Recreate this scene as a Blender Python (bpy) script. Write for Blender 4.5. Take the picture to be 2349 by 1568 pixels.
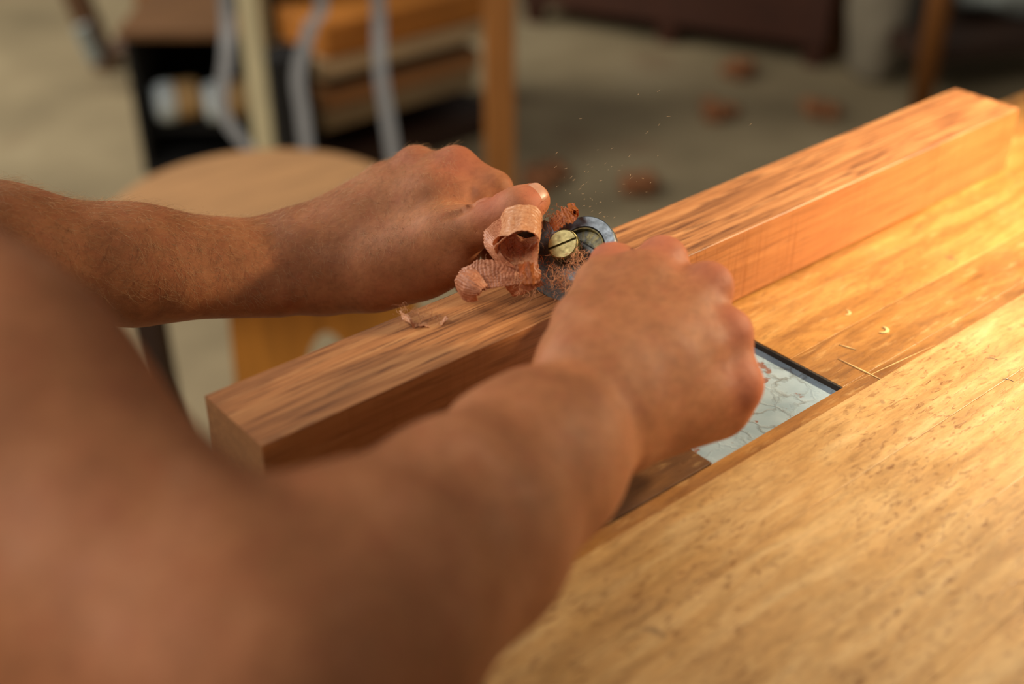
import bpy, bmesh, math, random
import numpy as np
from mathutils import Vector, Matrix, noise as mnoise

for o in list(bpy.data.objects): bpy.data.objects.remove(o)
scene = bpy.context.scene
COL = scene.collection

# ------------------------------------------------------------------ camera
W_, H_ = 2349.0, 1568.0
F_ = 2877.0
PITCH, YAW = math.radians(32.2), math.radians(49.8)
fw = np.array([math.cos(YAW)*math.cos(PITCH), math.sin(YAW)*math.cos(PITCH), -math.sin(PITCH)])
rt = np.array([math.sin(YAW), -math.cos(YAW), 0.0])
up = np.cross(rt, fw)
CAM = np.array([-0.4605, -0.5189, 1.3579])
cam_d = bpy.data.cameras.new('camera'); cam = bpy.data.objects.new('camera', cam_d); COL.objects.link(cam)
cam_d.sensor_width = 36.0; cam_d.sensor_fit = 'HORIZONTAL'
cam_d.lens = F_/W_*36.0
cam_d.clip_start = 0.02; cam_d.clip_end = 60
cam.matrix_world = Matrix(((rt[0], up[0], -fw[0], CAM[0]), (rt[1], up[1], -fw[1], CAM[1]), (rt[2], up[2], -fw[2], CAM[2]), (0, 0, 0, 1)))
cam_d.dof.use_dof = True; cam_d.dof.focus_distance = 0.806; cam_d.dof.aperture_fstop = 2.5
scene.camera = cam

# ------------------------------------------------------------------ world, lights, exposure
scene.view_settings.view_transform = 'Standard'; scene.view_settings.look = 'None'
scene.view_settings.exposure = 0.0; scene.view_settings.gamma = 1.0
scene.view_settings.use_curve_mapping = False
world = bpy.data.worlds.new('world'); scene.world = world; world.use_nodes = True
wb = world.node_tree.nodes['Background']; wb.inputs[0].default_value = (0.95, 0.93, 0.90, 1); wb.inputs[1].default_value = 0.175

def area(name, loc, target, size, power, col, shape='RECTANGLE', sy=None):
    l = bpy.data.lights.new(name, 'AREA'); l.energy = power; l.color = col; l.shape = shape
    l.size = size; l.size_y = sy or size
    o = bpy.data.objects.new(name, l); COL.objects.link(o); o.location = loc
    o.rotation_euler = (Vector(target)-Vector(loc)).to_track_quat('-Z', 'Y').to_euler()
    return o
# daylight through the workshop's high windows (behind and left of the bench)
area('window_daylight', (-1.6, 4.2, 3.4), (0.4, 2.2, 0.0), 2.6, 190, (1.0, 0.95, 0.86), sy=1.6)
area('skylight_daylight', (-2.0, 0.3, 3.2), (-0.1, 0.0, 0.9), 1.6, 64, (1.0, 0.94, 0.88), sy=1.6)
LAMP_POS = (0.74, -0.36, 1.30)      # bulb of the bench lamp
LAMP_AIM = (0.40, -0.15, 0.90)

# ------------------------------------------------------------------ helpers
def V(*a): return np.array(a, float)
def ray(px, py): return fw + rt*(px-W_/2)/F_ - up*(py-H_/2)/F_
def at(px, py, d): return CAM + ray(px, py)*d
def atz(px, py, z):
    r = ray(px, py); return CAM + r*((z-CAM[2])/r[2])
def K(px, py, d): return np.array([(px-W_/2)/F_*d, -(py-H_/2)/F_*d, d])     # right, up, depth frame used to model the arms
CM = np.array([rt, up, fw])
def k2w(p): return CAM + np.asarray(p) @ CM
def w2k(p): return CM @ (np.asarray(p)-CAM)

def tag(o, label=None, cat=None, group=None, kind=None):
    if label: o['label'] = label
    if cat: o['category'] = cat
    if group: o['group'] = group
    if kind: o['kind'] = kind
    return o
def empty(name, loc, label=None, cat=None, group=None, rz=0):
    o = bpy.data.objects.new(name, None); COL.objects.link(o); o.location = loc; o.rotation_euler = (0, 0, rz)
    o.empty_display_size = 0.05
    return tag(o, label, cat, group)
class MB:
    def __init__(s): s.v = []; s.f = []
    def add(s, vs, fs):
        n = len(s.v); s.v += [tuple(map(float, p)) for p in vs]; s.f += [tuple(i+n for i in f) for f in fs]; return s
    def box(s, c, size, rot=None, taper=1.0):
        c = np.array(c, float); hx, hy, hz = [q/2 for q in size]; vs = []
        for z, t in ((-hz, taper), (hz, 1.0)):
            for x, y in ((-hx, -hy), (hx, -hy), (hx, hy), (-hx, hy)): vs.append(np.array([x*t, y*t, z]))
        if rot is not None: vs = [np.array(rot) @ q for q in vs]
        return s.add([q+c for q in vs], [(3, 2, 1, 0), (4, 5, 6, 7), (0, 1, 5, 4), (1, 2, 6, 5), (2, 3, 7, 6), (3, 0, 4, 7)])
    def tube(s, path, rad, n=8, cap=True, flat=None):
        P = [np.array(p, float) for p in path]; m = len(P)
        if np.isscalar(rad): rad = [rad]*m
        ref = None; base = len(s.v); vs = []
        for i in range(m):
            t = P[min(i+1, m-1)]-P[max(i-1, 0)]; t = t/(np.linalg.norm(t)+1e-12)
            if ref is None:
                a = np.array([0, 0, 1.0]) if abs(t[2]) < 0.9 else np.array([1.0, 0, 0])
                ref = np.cross(t, a)
            ref = ref - t*(ref@t); ref /= np.linalg.norm(ref)+1e-12
            b = np.cross(t, ref)
            for k in range(n):
                a = 2*math.pi*k/n; fl = 1.0 if flat is None else flat
                vs.append(P[i]+rad[i]*(math.cos(a)*ref+fl*math.sin(a)*b))
        fs = []
        for i in range(m-1):
            for k in range(n):
                fs.append((i*n+k, i*n+(k+1) % n, (i+1)*n+(k+1) % n, (i+1)*n+k))
        if cap: fs.append(tuple(reversed(range(n)))); fs.append(tuple((m-1)*n+k for k in range(n)))
        return s.add(vs, fs)
    def lathe(s, prof, n=32, origin=(0, 0, 0), axis=(0, 0, 1)):
        ax = np.array(axis, float); ax /= np.linalg.norm(ax)
        a = np.array([0, 0, 1.0]) if abs(ax[2]) < 0.9 else np.array([1.0, 0, 0])
        u = np.cross(a, ax); u /= np.linalg.norm(u); w = np.cross(ax, u); o = np.array(origin, float)
        vs = []
        for r, h in prof:
            for k in range(n):
                t = 2*math.pi*k/n; vs.append(o+ax*h+r*(math.cos(t)*u+math.sin(t)*w))
        fs = []
        for i in range(len(prof)-1):
            for k in range(n): fs.append((i*n+k, i*n+(k+1) % n, (i+1)*n+(k+1) % n, (i+1)*n+k))
        fs.append(tuple(reversed(range(n)))); fs.append(tuple((len(prof)-1)*n+k for k in range(n)))
        return s.add(vs, fs)
    def build(s, name, mat, parent=None, smooth=False, bevel=0, seg=2, local=True, sub=0):
        me = bpy.data.meshes.new(name); o = bpy.data.objects.new(name, me); COL.objects.link(o)
        vs = s.v
        if parent is not None and local:
            bpy.context.view_layer.update(); iv = parent.matrix_world.inverted(); vs = [tuple(iv @ Vector(p)) for p in vs]
        me.from_pydata(vs, [], s.f); me.validate(); me.update()
        bm = bmesh.new(); bm.from_mesh(me); bmesh.ops.recalc_face_normals(bm, faces=bm.faces); bm.to_mesh(me); bm.free()
        if mat: me.materials.append(mat)
        if smooth: me.polygons.foreach_set('use_smooth', [True]*len(me.polygons))
        if parent is not None: o.parent = parent
        if bevel:
            b = o.modifiers.new('bevel', 'BEVEL'); b.width = bevel; b.segments = seg; b.limit_method = 'ANGLE'; b.angle_limit = 0.6
        if sub:
            q = o.modifiers.new('sub', 'SUBSURF'); q.levels = sub; q.render_levels = sub
        return o
def catmull(pts, n):
    P = [np.array(p, float) for p in pts]; P = [2*P[0]-P[1]]+P+[2*P[-1]-P[-2]]; out = []
    m = len(P)-3
    for j in range(n):
        u = j/(n-1)*m; i = min(int(u), m-1); t = u-i
        a, b, c, d = P[i:i+4]
        out.append(0.5*((2*b)+(-a+c)*t+(2*a-5*b+4*c-d)*t*t+(-a+3*b-3*c+d)*t**3))
    return out

# ------------------------------------------------------------------ materials
def srgb(r, g, b):
    f = lambda c: (c/255/12.92 if c/255 <= 0.04045 else ((c/255+0.055)/1.055)**2.4)
    return (f(r), f(g), f(b), 1)
class NT:
    def __init__(s, name):
        s.m = bpy.data.materials.new(name); s.m.use_nodes = True; s.t = s.m.node_tree; s.n = s.t.nodes; s.l = s.t.links
        s.b = s.n['Principled BSDF']
    def node(s, typ, **kw):
        q = s.n.new(typ)
        for k, v in kw.items():
            if k in q.inputs: s.put(q.inputs[k], v)
            else: setattr(q, k, v)
        return q
    def put(s, sock, v):
        if hasattr(v, 'is_linked') or isinstance(v, bpy.types.NodeSocket): s.l.new(v, sock)
        else: sock.default_value = v
    def coords(s, scale=(1, 1, 1), rot=(0, 0, 0), gen='Object'):
        tc = s.node('ShaderNodeTexCoord'); mp = s.node('ShaderNodeMapping')
        mp.inputs['Scale'].default_value = scale; mp.inputs['Rotation'].default_value = rot
        s.l.new(tc.outputs[gen], mp.inputs['Vector']); return mp.outputs[0]
    def noise(s, vec, scale, detail=4, rough=0.5, dist=0.0):
        return s.node('ShaderNodeTexNoise', Vector=vec, Scale=scale, Detail=detail, Roughness=rough, Distortion=dist).outputs['Fac']
    def ramp(s, fac, stops, interp='LINEAR'):
        r = s.node('ShaderNodeValToRGB', Fac=fac); r.color_ramp.interpolation = interp
        e = r.color_ramp.elements
        while len(e) < len(stops): e.new(0.5)
        for q, (p, c) in zip(e, stops): q.position = p; q.color = c if len(c) == 4 else (*c, 1)
        return r.outputs[0]
    def mix(s, fac, a, b, mode='MIX'):
        q = s.n.new('ShaderNodeMix'); q.data_type = 'RGBA'; q.blend_type = mode
        s.put(q.inputs[0], fac); s.put(q.inputs[6], a); s.put(q.inputs[7], b); return q.outputs[2]
    def math(s, op, a, b=0.0):
        q = s.n.new('ShaderNodeMath'); q.operation = op; s.put(q.inputs[0], a); s.put(q.inputs[1], b); return q.outputs[0]
    def bump(s, h, strength=0.3, dist=0.001, normal=None):
        q = s.node('ShaderNodeBump', Height=h, Strength=strength, Distance=dist)
        if normal is not None: s.l.new(normal, q.inputs['Normal'])
        return q.outputs[0]
    def out(s, color=None, rough=None, normal=None, metal=None, **kw):
        if color is not None: s.put(s.b.inputs['Base Color'], color)
        if rough is not None: s.put(s.b.inputs['Roughness'], rough)
        if metal is not None: s.put(s.b.inputs['Metallic'], metal)
        if normal is not None: s.l.new(normal, s.b.inputs['Normal'])
        for k, v in kw.items(): s.put(s.b.inputs[k], v)
        return s.m
BW = lambda v: (v, v, v, 1)

def plain(name, col, rough=0.6, var=0.15, scale=20, metal=0.0, bump=0.0, **kw):
    t = NT(name); c = t.coords(); n = t.noise(c, scale, 4)
    dark = tuple(q*(1-var) for q in col[:3])+(1,); lite = tuple(min(1, q*(1+var)) for q in col[:3])+(1,)
    colr = t.ramp(n, [(0.3, dark), (0.7, lite)])
    nm = t.bump(t.noise(c, scale*6, 3), bump, 0.002) if bump else None
    return t.out(colr, rough, nm, metal, **kw)
def wood(name, dark, mid, lite, sx=6, sy=110, rough=0.55, fleck=None, along='X', bump=0.25, blotch=0.4):
    t = NT(name)
    sc = (sx, sy, sy) if along == 'X' else ((sy, sy, sx) if along == 'Z' else (sy, sx, sy))
    c = t.coords(sc); iso = t.coords()
    warp = t.noise(t.coords(tuple(q*0.35 for q in sc)), 1.0, 3)
    n1 = t.noise(c, 1.0, 6, 0.62, 0.6)
    col = t.ramp(n1, [(0.28, dark), (0.5, mid), (0.72, lite)])
    big = t.ramp(t.noise(iso, 9, 4), [(0.3, BW(0.72)), (0.7, BW(1.12))])
    col = t.mix(blotch, col, big, 'MULTIPLY')
    band = t.ramp(warp, [(0.35, BW(0.8)), (0.65, BW(1.1))])
    col = t.mix(0.5, col, band, 'MULTIPLY')
    return t, col, n1, iso, c

def make_beam_mat():
    t, col, n1, iso, c = wood('oak_timber', srgb(118, 72, 40), srgb(176, 116, 68), srgb(204, 146, 92), 9, 230, blotch=0.35)
    pores = t.noise(t.coords((22, 420, 420)), 1.0, 3, 0.6)
    pm = t.ramp(pores, [(0.53, BW(0)), (0.64, BW(1))])
    col = t.mix(t.math('MULTIPLY', pm, 0.68), col, srgb(82, 44, 26))
    # band-saw marks across the grain on the side faces
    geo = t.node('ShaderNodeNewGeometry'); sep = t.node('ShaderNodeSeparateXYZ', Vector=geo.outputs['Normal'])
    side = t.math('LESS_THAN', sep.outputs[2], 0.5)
    saw = t.noise(t.coords((260, 8, 10)), 1.0, 3, 0.6)
    sm = t.ramp(saw, [(0.5, BW(0)), (0.7, BW(1))])
    broad = t.ramp(t.noise(t.coords((22, 2, 3)), 1.0, 3), [(0.5, BW(0)), (0.62, BW(1))])
    smk = t.math('MULTIPLY', t.math('MULTIPLY', sm, side), t.math('ADD', 0.25, broad))
    col = t.mix(t.math('MULTIPLY', smk, 0.6), col, srgb(112, 58, 26))
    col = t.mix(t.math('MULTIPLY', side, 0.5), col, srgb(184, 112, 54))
    h = t.math('SUBTRACT', t.math('MULTIPLY', n1, 0.6), t.math('ADD', t.math('MULTIPLY', pm, 0.5), t.math('MULTIPLY', smk, 0.6)))
    return t.out(col, 0.5, t.bump(h, 0.35, 0.0006))
def make_bench_mat(name, dark, mid, lite, flecks=0.7, seed=0.0):
    t, col, n1, iso, c = wood(name, dark, mid, lite, 10, 75, blotch=0.6)
    fine = t.noise(t.coords((70, 300, 300), (0, 0, 0.12)), 1.0, 6, 0.72, 0.5)
    col = t.mix(0.75, col, t.ramp(fine, [(0.32, BW(0.70)), (0.52, BW(1.0)), (0.70, BW(1.16))]), 'MULTIPLY')
    fl = t.noise(t.coords((120, 330, 330), (0, 0, 0.25)), 1.0, 4, 0.6, 0.6)
    fm = t.ramp(fl, [(0.54, BW(0)), (0.68, BW(1))])
    fm = t.math('MULTIPLY', fm, t.ramp(t.noise(iso, 14, 3), [(0.34, BW(0.25)), (0.6, BW(1))]))
    col = t.mix(t.math('MULTIPLY', fm, flecks), col, srgb(118, 72, 28))
    li = t.ramp(t.noise(t.coords((40, 150, 150)), 1.0, 4, 0.6), [(0.58, BW(0)), (0.75, BW(1))])
    col = t.mix(t.math('MULTIPLY', li, 0.4), col, srgb(226, 188, 126))
    stains = t.ramp(t.noise(iso, 55, 2), [(0.70, BW(0)), (0.76, BW(1))])
    col = t.mix(t.math('MULTIPLY', stains, 0.5), col, srgb(92, 70, 54))
    scr = t.ramp(t.noise(t.coords((30, 700, 30), (0, 0, 0.55)), 1.0, 2), [(0.70, BW(0)), (0.78, BW(1))])
    col = t.mix(t.math('MULTIPLY', scr, 0.5), col, srgb(220, 180, 120))
    rough = t.ramp(t.noise(iso, 30, 4), [(0.3, BW(0.40)), (0.7, BW(0.62))])
    return t.out(col, rough, t.bump(t.math('SUBTRACT', fine, fm), 0.3, 0.0005))
def make_skin():
    t = NT('skin'); c = t.coords()
    base = t.ramp(t.noise(c, 26, 5, 0.6), [(0.3, srgb(148, 92, 56)), (0.55, srgb(170, 109, 69)), (0.75, srgb(182, 122, 84))])
    mot = t.ramp(t.noise(t.coords((120, 260, 200), (0.4, 0.2, 0.9)), 1.0, 6, 0.7, 0.4), [(0.34, BW(0.78)), (0.5, BW(1.0)), (0.68, BW(1.14))])
    base = t.mix(0.8, base, mot, 'MULTIPLY')
    red = t.ramp(t.noise(c, 90, 4, 0.6), [(0.45, BW(0)), (0.75, BW(1))])
    col = t.mix(t.math('MULTIPLY', red, 0.35), base, srgb(162, 86, 58))
    at_ = t.node('ShaderNodeAttribute', attribute_name='redness')
    col = t.mix(t.math('MULTIPLY', at_.outputs['Fac'], 0.5), col, srgb(190, 98, 76))
    fr = t.ramp(t.noise(c, 420, 2), [(0.70, BW(0)), (0.76, BW(1))])
    col = t.mix(t.math('MULTIPLY', fr, 0.45), col, srgb(112, 62, 40))
    pores = t.node('ShaderNodeTexVoronoi', Vector=c, Scale=1300.0, feature='DISTANCE_TO_EDGE').outputs['Distance']
    wr = t.noise(t.coords((260, 900, 500), (0.2, 0.3, 0.8)), 1.0, 4, 0.6)
    h = t.math('ADD', t.math('MULTIPLY', t.math('MINIMUM', pores, 0.25), 1.2), wr)
    n1 = t.bump(h, 0.28, 0.0003)
    n2 = t.bump(t.noise(c, 110, 4, 0.6), 0.22, 0.0022, n1)
    rough = t.ramp(t.noise(c, 60, 3), [(0.3, BW(0.55)), (0.7, BW(0.7))])
    return t.out(col, rough, n2, **{'Subsurface Weight': 0.08, 'Subsurface Radius': (0.010, 0.004, 0.002), 'Subsurface Scale': 0.6, 'Specular IOR Level': 0.28})
def make_shaving(name, a, b, trans=0.3):
    t = NT(name); c = t.coords(); g = t.node('ShaderNodeTexCoord')
    n = t.noise(t.coords((500, 900, 500)), 1.0, 4, 0.6)
    col = t.ramp(n, [(0.3, a), (0.7, b)])
    m = t.out(col, 0.42, t.bump(n, 0.35, 0.0004), **{'Specular IOR Level': 0.45})
    tr = t.node('ShaderNodeBsdfTranslucent', Color=col); mx = t.node('ShaderNodeMixShader', Fac=trans)
    t.l.new(t.b.outputs[0], mx.inputs[1]); t.l.new(tr.outputs[0], mx.inputs[2])
    t.l.new(mx.outputs[0], t.n['Material Output'].inputs[0]); return m
def make_floor():
    t = NT('concrete_floor'); c = t.coords()
    col = t.ramp(t.noise(c, 1.6, 5, 0.6), [(0.3, srgb(118, 104, 76)), (0.55, srgb(152, 135, 102)), (0.75, srgb(174, 158, 124))])
    st = t.ramp(t.noise(c, 3.1, 2), [(0.6, BW(0)), (0.72, BW(1))])
    col = t.mix(t.math('MULTIPLY', st, 0.4), col, srgb(120, 86, 58))
    return t.out(col, 0.75, t.bump(t.noise(c, 60, 4), 0.2, 0.003))
def make_plate():
    t = NT('chipped_grey_paint'); c = t.coords()
    base = t.ramp(t.noise(c, 40, 4), [(0.3, srgb(136, 158, 172)), (0.7, srgb(168, 188, 200))])
    wob = t.node('ShaderNodeTexNoise', Vector=c, Scale=90.0, Detail=3.0).outputs['Color']
    va = t.n.new('ShaderNodeVectorMath'); va.operation = 'MULTIPLY_ADD'; t.l.new(wob, va.inputs[0]); va.inputs[1].default_value = (0.016, 0.016, 0.016); t.l.new(c, va.inputs[2])
    ed = t.node('ShaderNodeTexVoronoi', Vector=va.outputs[0], Scale=60.0, feature='DISTANCE_TO_EDGE').outputs['Distance']
    lines = t.ramp(ed, [(0.0, BW(1)), (0.10, BW(0))])
    dirt = t.ramp(t.noise(c, 24, 4, 0.6), [(0.46, BW(0)), (0.66, BW(1))])
    col = t.mix(t.math('MULTIPLY', t.math('MULTIPLY', lines, dirt), 0.8), base, srgb(84, 78, 62))
    spots = t.ramp(t.noise(c, 75, 3, 0.6), [(0.62, BW(0)), (0.67, BW(1))])
    col = t.mix(t.math('MULTIPLY', spots, 0.85), col, srgb(128, 72, 44))
    return t.out(col, 0.4, t.bump(lines, 0.3, 0.0006))
def make_steel(name, col, rough, scr=0.3):
    t = NT(name); c = t.coords(); n = t.noise(t.coords((900, 200, 900)), 1.0, 4)
    cc = t.ramp(n, [(0.3, tuple(q*0.75 for q in col[:3])+(1,)), (0.7, col)])
    return t.out(cc, t.ramp(t.noise(c, 300, 3), [(0.3, BW(rough*0.8)), (0.7, BW(min(1, rough*1.3)))]), t.bump(n, scr, 0.0002), 1.0)

M = {}
M['beam'] = make_beam_mat()
M['bench_a'] = make_bench_mat('bench_beech', srgb(146, 94, 40), srgb(182, 126, 60), srgb(206, 154, 84), 0.5)
M['bench_b'] = make_bench_mat('bench_beech_dark', srgb(126, 80, 34), srgb(160, 108, 50), srgb(186, 134, 70), 0.4)
M['bench_c'] = make_bench_mat('bench_beech_flecked', srgb(168, 124, 72), srgb(196, 152, 94), srgb(216, 178, 122), 0.8)
M['bench_d'] = make_bench_mat('vise_jaw_wood', srgb(74, 44, 18), srgb(98, 62, 28), srgb(120, 80, 40), 0.3)
M['skin'] = make_skin()
M['plate'] = make_plate()
M['floor'] = make_floor()
M['brass'] = make_steel('brass', (0.27, 0.225, 0.10, 1), 0.42, 0.12)
M['steel'] = make_steel('steel_plate', (0.16, 0.18, 0.195, 1), 0.45, 0.15)
M['iron'] = make_steel('dark_cast_iron', (0.10, 0.10, 0.095, 1), 0.45)
M['blade'] = make_steel('dusty_blade', (0.13, 0.12, 0.11, 1), 0.5)
M['shave'] = make_shaving('oak_shaving', srgb(206, 134, 86), srgb(242, 188, 142), 0.32)
M['shave_red'] = make_shaving('oak_shaving_red', srgb(172, 100, 64), srgb(226, 158, 118), 0.25)
M['shave_amber'] = make_shaving('oak_shaving_amber', srgb(176, 92, 36), srgb(224, 138, 66), 0.5)
M['dust'] = make_shaving('sawdust', srgb(214, 176, 124), srgb(240, 214, 170), 0.3)

# ------------------------------------------------------------------ structure
FZ = 0.0; BT = 0.90; BM = 0.958          # floor, bench top, timber top
def struct(name, mb, mat, **kw):
    o = mb.build(name, mat, **kw); o['kind'] = 'structure'; return o
struct('floor', MB().box((2.0, 1.0, -0.05), (12, 12, 0.1)), M['floor'])
M['wall'] = plain('limewash_wall', srgb(170, 160, 138), 0.9, 0.08, 2)
struct('wall_back', MB().box((2.0, 6.95, 1.6), (12, 0.1, 3.2)), M['wall'])
struct('wall_right', MB().box((7.95, 1.0, 1.6), (0.1, 12, 3.2)), M['wall'])

# ------------------------------------------------------------------ workbench
wbn = empty('workbench', (0.5, -0.2, 0), 'worn golden beech workbench with a vise well cut in its top', 'workbench')
X0, X1 = -0.20, 1.75
HX0, HX1, HY0, HY1 = 0.0135, 0.1375, -0.1437, -0.052
def plank(x0, x1, y0, y1, mat, name='plank', th=0.05, dz=0.0, g=0.00005):
    return MB().box(((x0+x1)/2, (y0+y1)/2, BT-th/2+dz), (x1-x0-2*g, y1-y0-2*g, th)).build(name, M[mat], wbn, bevel=0.0004)
plank(X0, X1, -0.002, 0.065, 'bench_a')
plank(X0, X1, -0.052, -0.002, 'bench_a', dz=-0.0002)
plank(HX1, X1, -0.1005, -0.052, 'bench_a', dz=0.0001)
plank(HX1, X1, -0.1437, -0.1005, 'bench_b', dz=-0.0003)
plank(X0, HX0, -0.0985, -0.052, 'bench_d', name='vise_jaw_board', dz=-0.0005)
plank(X0, HX0, -0.1425, -0.0985, 'bench_d', name='vise_jaw_board', dz=-0.0005)
plank(X0, X1, -0.1545, -0.1437, 'bench_b', name='edge_strip', dz=-0.0002)
y = -0.1545
for i, w in enumerate((0.0535, 0.062, 0.057, 0.064, 0.06, 0.066)):
    if i == 0:
        plank(X0, X1, y-w, y, 'bench_c', dz=0.0010)
    else: plank(X0, X1, y-w, y, 'bench_c', dz=0.0010-0.00008*(i % 2))
    y -= w
YF = y
MB().box(((HX0+HX1)/2, (HY0+HY1)/2, BT-0.0075), (HX1-HX0+0.02, HY1-HY0+0.02, 0.006)).build('vise_plate', M['plate'], wbn)
M['well_shade'] = plain('well_shade_tone', srgb(46, 38, 30), 0.7, 0.3, 80)  # shade on the well's inner wall, put into a dark strip's colour
wv = MB()
wv.box((HX1-0.0006, (HY0+HY1)/2, BT-0.0027), (0.0016, HY1-HY0, 0.0044))
wv.build('well_shade_strip', M['well_shade'], wbn)
M['bench_leg'] = wood('bench_leg_beech', srgb(120, 80, 40), srgb(160, 112, 62), srgb(184, 134, 80), 5, 70, along='Z')[0].out(srgb(150, 104, 58), 0.6)
for lx in (X0+0.09, X1-0.12):
    for ly in (0.0, YF+0.07): MB().box((lx, ly, (BT-0.05)/2), (0.085, 0.085, BT-0.05)).build('leg', M['bench_leg'], wbn, bevel=0.003)
for ly in (0.0, YF+0.07): MB().box(((X0+X1)/2, ly, 0.22), (X1-X0-0.3, 0.05, 0.1)).build('stretcher', M['bench_leg'], wbn, bevel=0.003)
MB().box(((X0+X1)/2, 0.045, BT-0.105), (X1-X0-0.02, 0.03, 0.11)).build('apron', M['bench_leg'], wbn, bevel=0.002)

# round knots, pencil rings and a pale chip on the bench top (flat stains with a shape of their own)
M['pencil'] = plain('pencil_ring', srgb(120, 96, 84), 0.7)
M['pale_scar'] = plain('pale_scar', srgb(222, 184, 124), 0.7)
def ring(px, py, r, mat, a0, a1, wd=0.0007, dz=0.00125):
    c = atz(px, py, BT); mb = MB(); n = 18; vs = []; fs = []
    for i in range(n+1):
        a = a0+(a1-a0)*i/n
        for rr in (r-wd*math.sin(math.pi*(i+.3)/(n+.6)), r+wd*math.sin(math.pi*(i+.3)/(n+.6))): vs += [(c[0]+rr*math.cos(a), c[1]+rr*math.sin(a), BT+dz), (c[0]+rr*math.cos(a), c[1]+rr*math.sin(a), BT+dz-0.0009)]
    for i in range(n):
        b = i*4
        fs += [(b, b+2, b+6, b+4), (b, b+4, b+5, b+1), (b+2, b+3, b+7, b+6)]
    mb.add(vs, fs).build('bench_mark', M[mat], wbn)
ring(2275, 832, 0.0045, 'pencil', -0.3, 1.3, 0.00022, 0.0012); ring(2310, 882, 0.0052, 'pencil', -0.3, 1.3, 0.00022, 0.0012)
ring(1938, 717, 0.0035, 'pale_scar', -2.6, 0.4, 0.001, 0.0006); ring(2022, 756, 0.0042, 'pale_scar', -2.9, 0.5, 0.0012, 0.0006)

def scratch(px1, py1, px2, py2, wd_, mat='pale_scar', dz=0.0003):
    a, b = atz(px1, py1, BT), atz(px2, py2, BT); d = b-a; n = np.cross(d, V(0, 0, 1)); n = n/np.linalg.norm(n)*wd_; m = (a+b)/2
    top = [a, m+n, b, m-n]; vs = [V(p[0], p[1], BT+dz) for p in top]+[V(p[0], p[1], BT+dz-0.0006) for p in top]
    MB().add(vs, [(0, 1, 2, 3), (0, 4, 5, 1), (1, 5, 6, 2), (2, 6, 7, 3), (3, 7, 4, 0)]).build('bench_mark', M[mat], wbn)
scratch(1922, 822, 2034, 876, 0.0005); scratch(1960, 876, 2146, 790, 0.0003, dz=0.0001); scratch(1925, 790, 1965, 802, 0.0005)
# ------------------------------------------------------------------ timber being shaved
prof = [(-0.0275+0.0030, BM-0.0576), (0.0345-0.0030, BM-0.0576), (0.0345, BM-0.0576+0.0022), (0.0345, BM-0.0004), (0.0341, BM), (-0.0271, BM), (-0.0275, BM-0.0004), (-0.0275, BM-0.0576+0.0022)]
tv = [(x_, y_, z_) for x_ in (-0.2185, 0.5185) for y_, z_ in prof]
tb = MB().add(tv, [tuple(range(8)), tuple(reversed(range(8, 16)))]+[(i, (i+1) % 8, 8+(i+1) % 8, 8+i) for i in range(8)]).build('timber', M['beam'], bevel=0.0)
tag(tb, 'long square oak timber lying on the workbench, being shaved on its top face', 'timber')
tb.data.polygons.foreach_set('use_smooth', [False]*len(tb.data.polygons))

# ------------------------------------------------------------------ spokeshave
TC = V(0.026, 0.0, BM)                     # tool centre on the timber
ss = empty('spokeshave', tuple(TC), 'metal spokeshave with slotted brass thumbscrew, gripped in both hands on the timber', 'spokeshave')
n_ = V(-0.66, -0.20, 0.72); n_ /= np.linalg.norm(n_)          # face of the blade bed
e_y = V(0, 1, 0) - n_*(n_[1]); e_y /= np.linalg.norm(e_y); e_d = np.cross(n_, e_y)   # across the tool / down-up the slope
if e_d[2] < 0: e_d = -e_d
SC = at(1290, 559, 0.790)                   # head of the thumbscrew
# handles with the cast body between them
path = [V(0.03, y_, BM+z_) for y_, z_ in ((-0.116, 0.012), (-0.108, 0.012), (-0.09, 0.013), (-0.06, 0.014), (-0.04, 0.015), (-0.02, 0.016), (0, 0.016), (0.02, 0.016), (0.04, 0.015), (0.06, 0.014), (0.09, 0.013), (0.120, 0.012), (0.130, 0.012))]
MB().tube(catmull(path, 61), [0.0102*(0.55+0.45*min(1, min(i, 60-i)/4.0))*(1 - 0.35*math.exp(-((i-30)/7.5)**2)) for i in range(61)], 14).build('handle_bar', M['iron'], ss, smooth=True)
R3 = np.array([e_y, e_d, n_]).T
bc = SC - n_*0.017
MB().box(bc - e_d*0.010, (0.060, 0.040, 0.006), R3).build('blade_bed', M['iron'], ss, bevel=0.001)
MB().box(V(0.032, 0.0, BM+0.0045), (0.026, 0.066, 0.008)).build('sole', M['iron'], ss, bevel=0.0015)
MB().box(bc + n_*0.0042 - e_d*0.014, (0.054, 0.036, 0.0016), R3).build('blade', M['blade'], ss, bevel=0.0003)
RC = at(1338, 574, 0.800)                   # round steel cap behind the screw
MB().lathe([(0.0005, -0.004), (0.0216, -0.004), (0.0226, -0.003), (0.0226, 0.0022), (0.0220, 0.0030), (0.0156, 0.0030), (0.0150, 0.0024), (0.0146, -0.0008), (0.0005, -0.0008)], 56, RC, n_).build('round_cap', M['steel'], ss, smooth=False)
MB().lathe([(0.0140, -0.0008), (0.0147, 0.0006), (0.0147, 0.0028), (0.0138, 0.0030), (0.0136, 0.0004), (0.0134, -0.0008)], 48, RC, n_).build('cap_ring', M['brass'], ss)
MB().lathe([(0.0005, -0.016), (0.0045, -0.016), (0.0045, -0.004), (0.0005, -0.004)], 20, SC, n_).build('screw_shank', M['brass'], ss, smooth=True)
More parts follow.
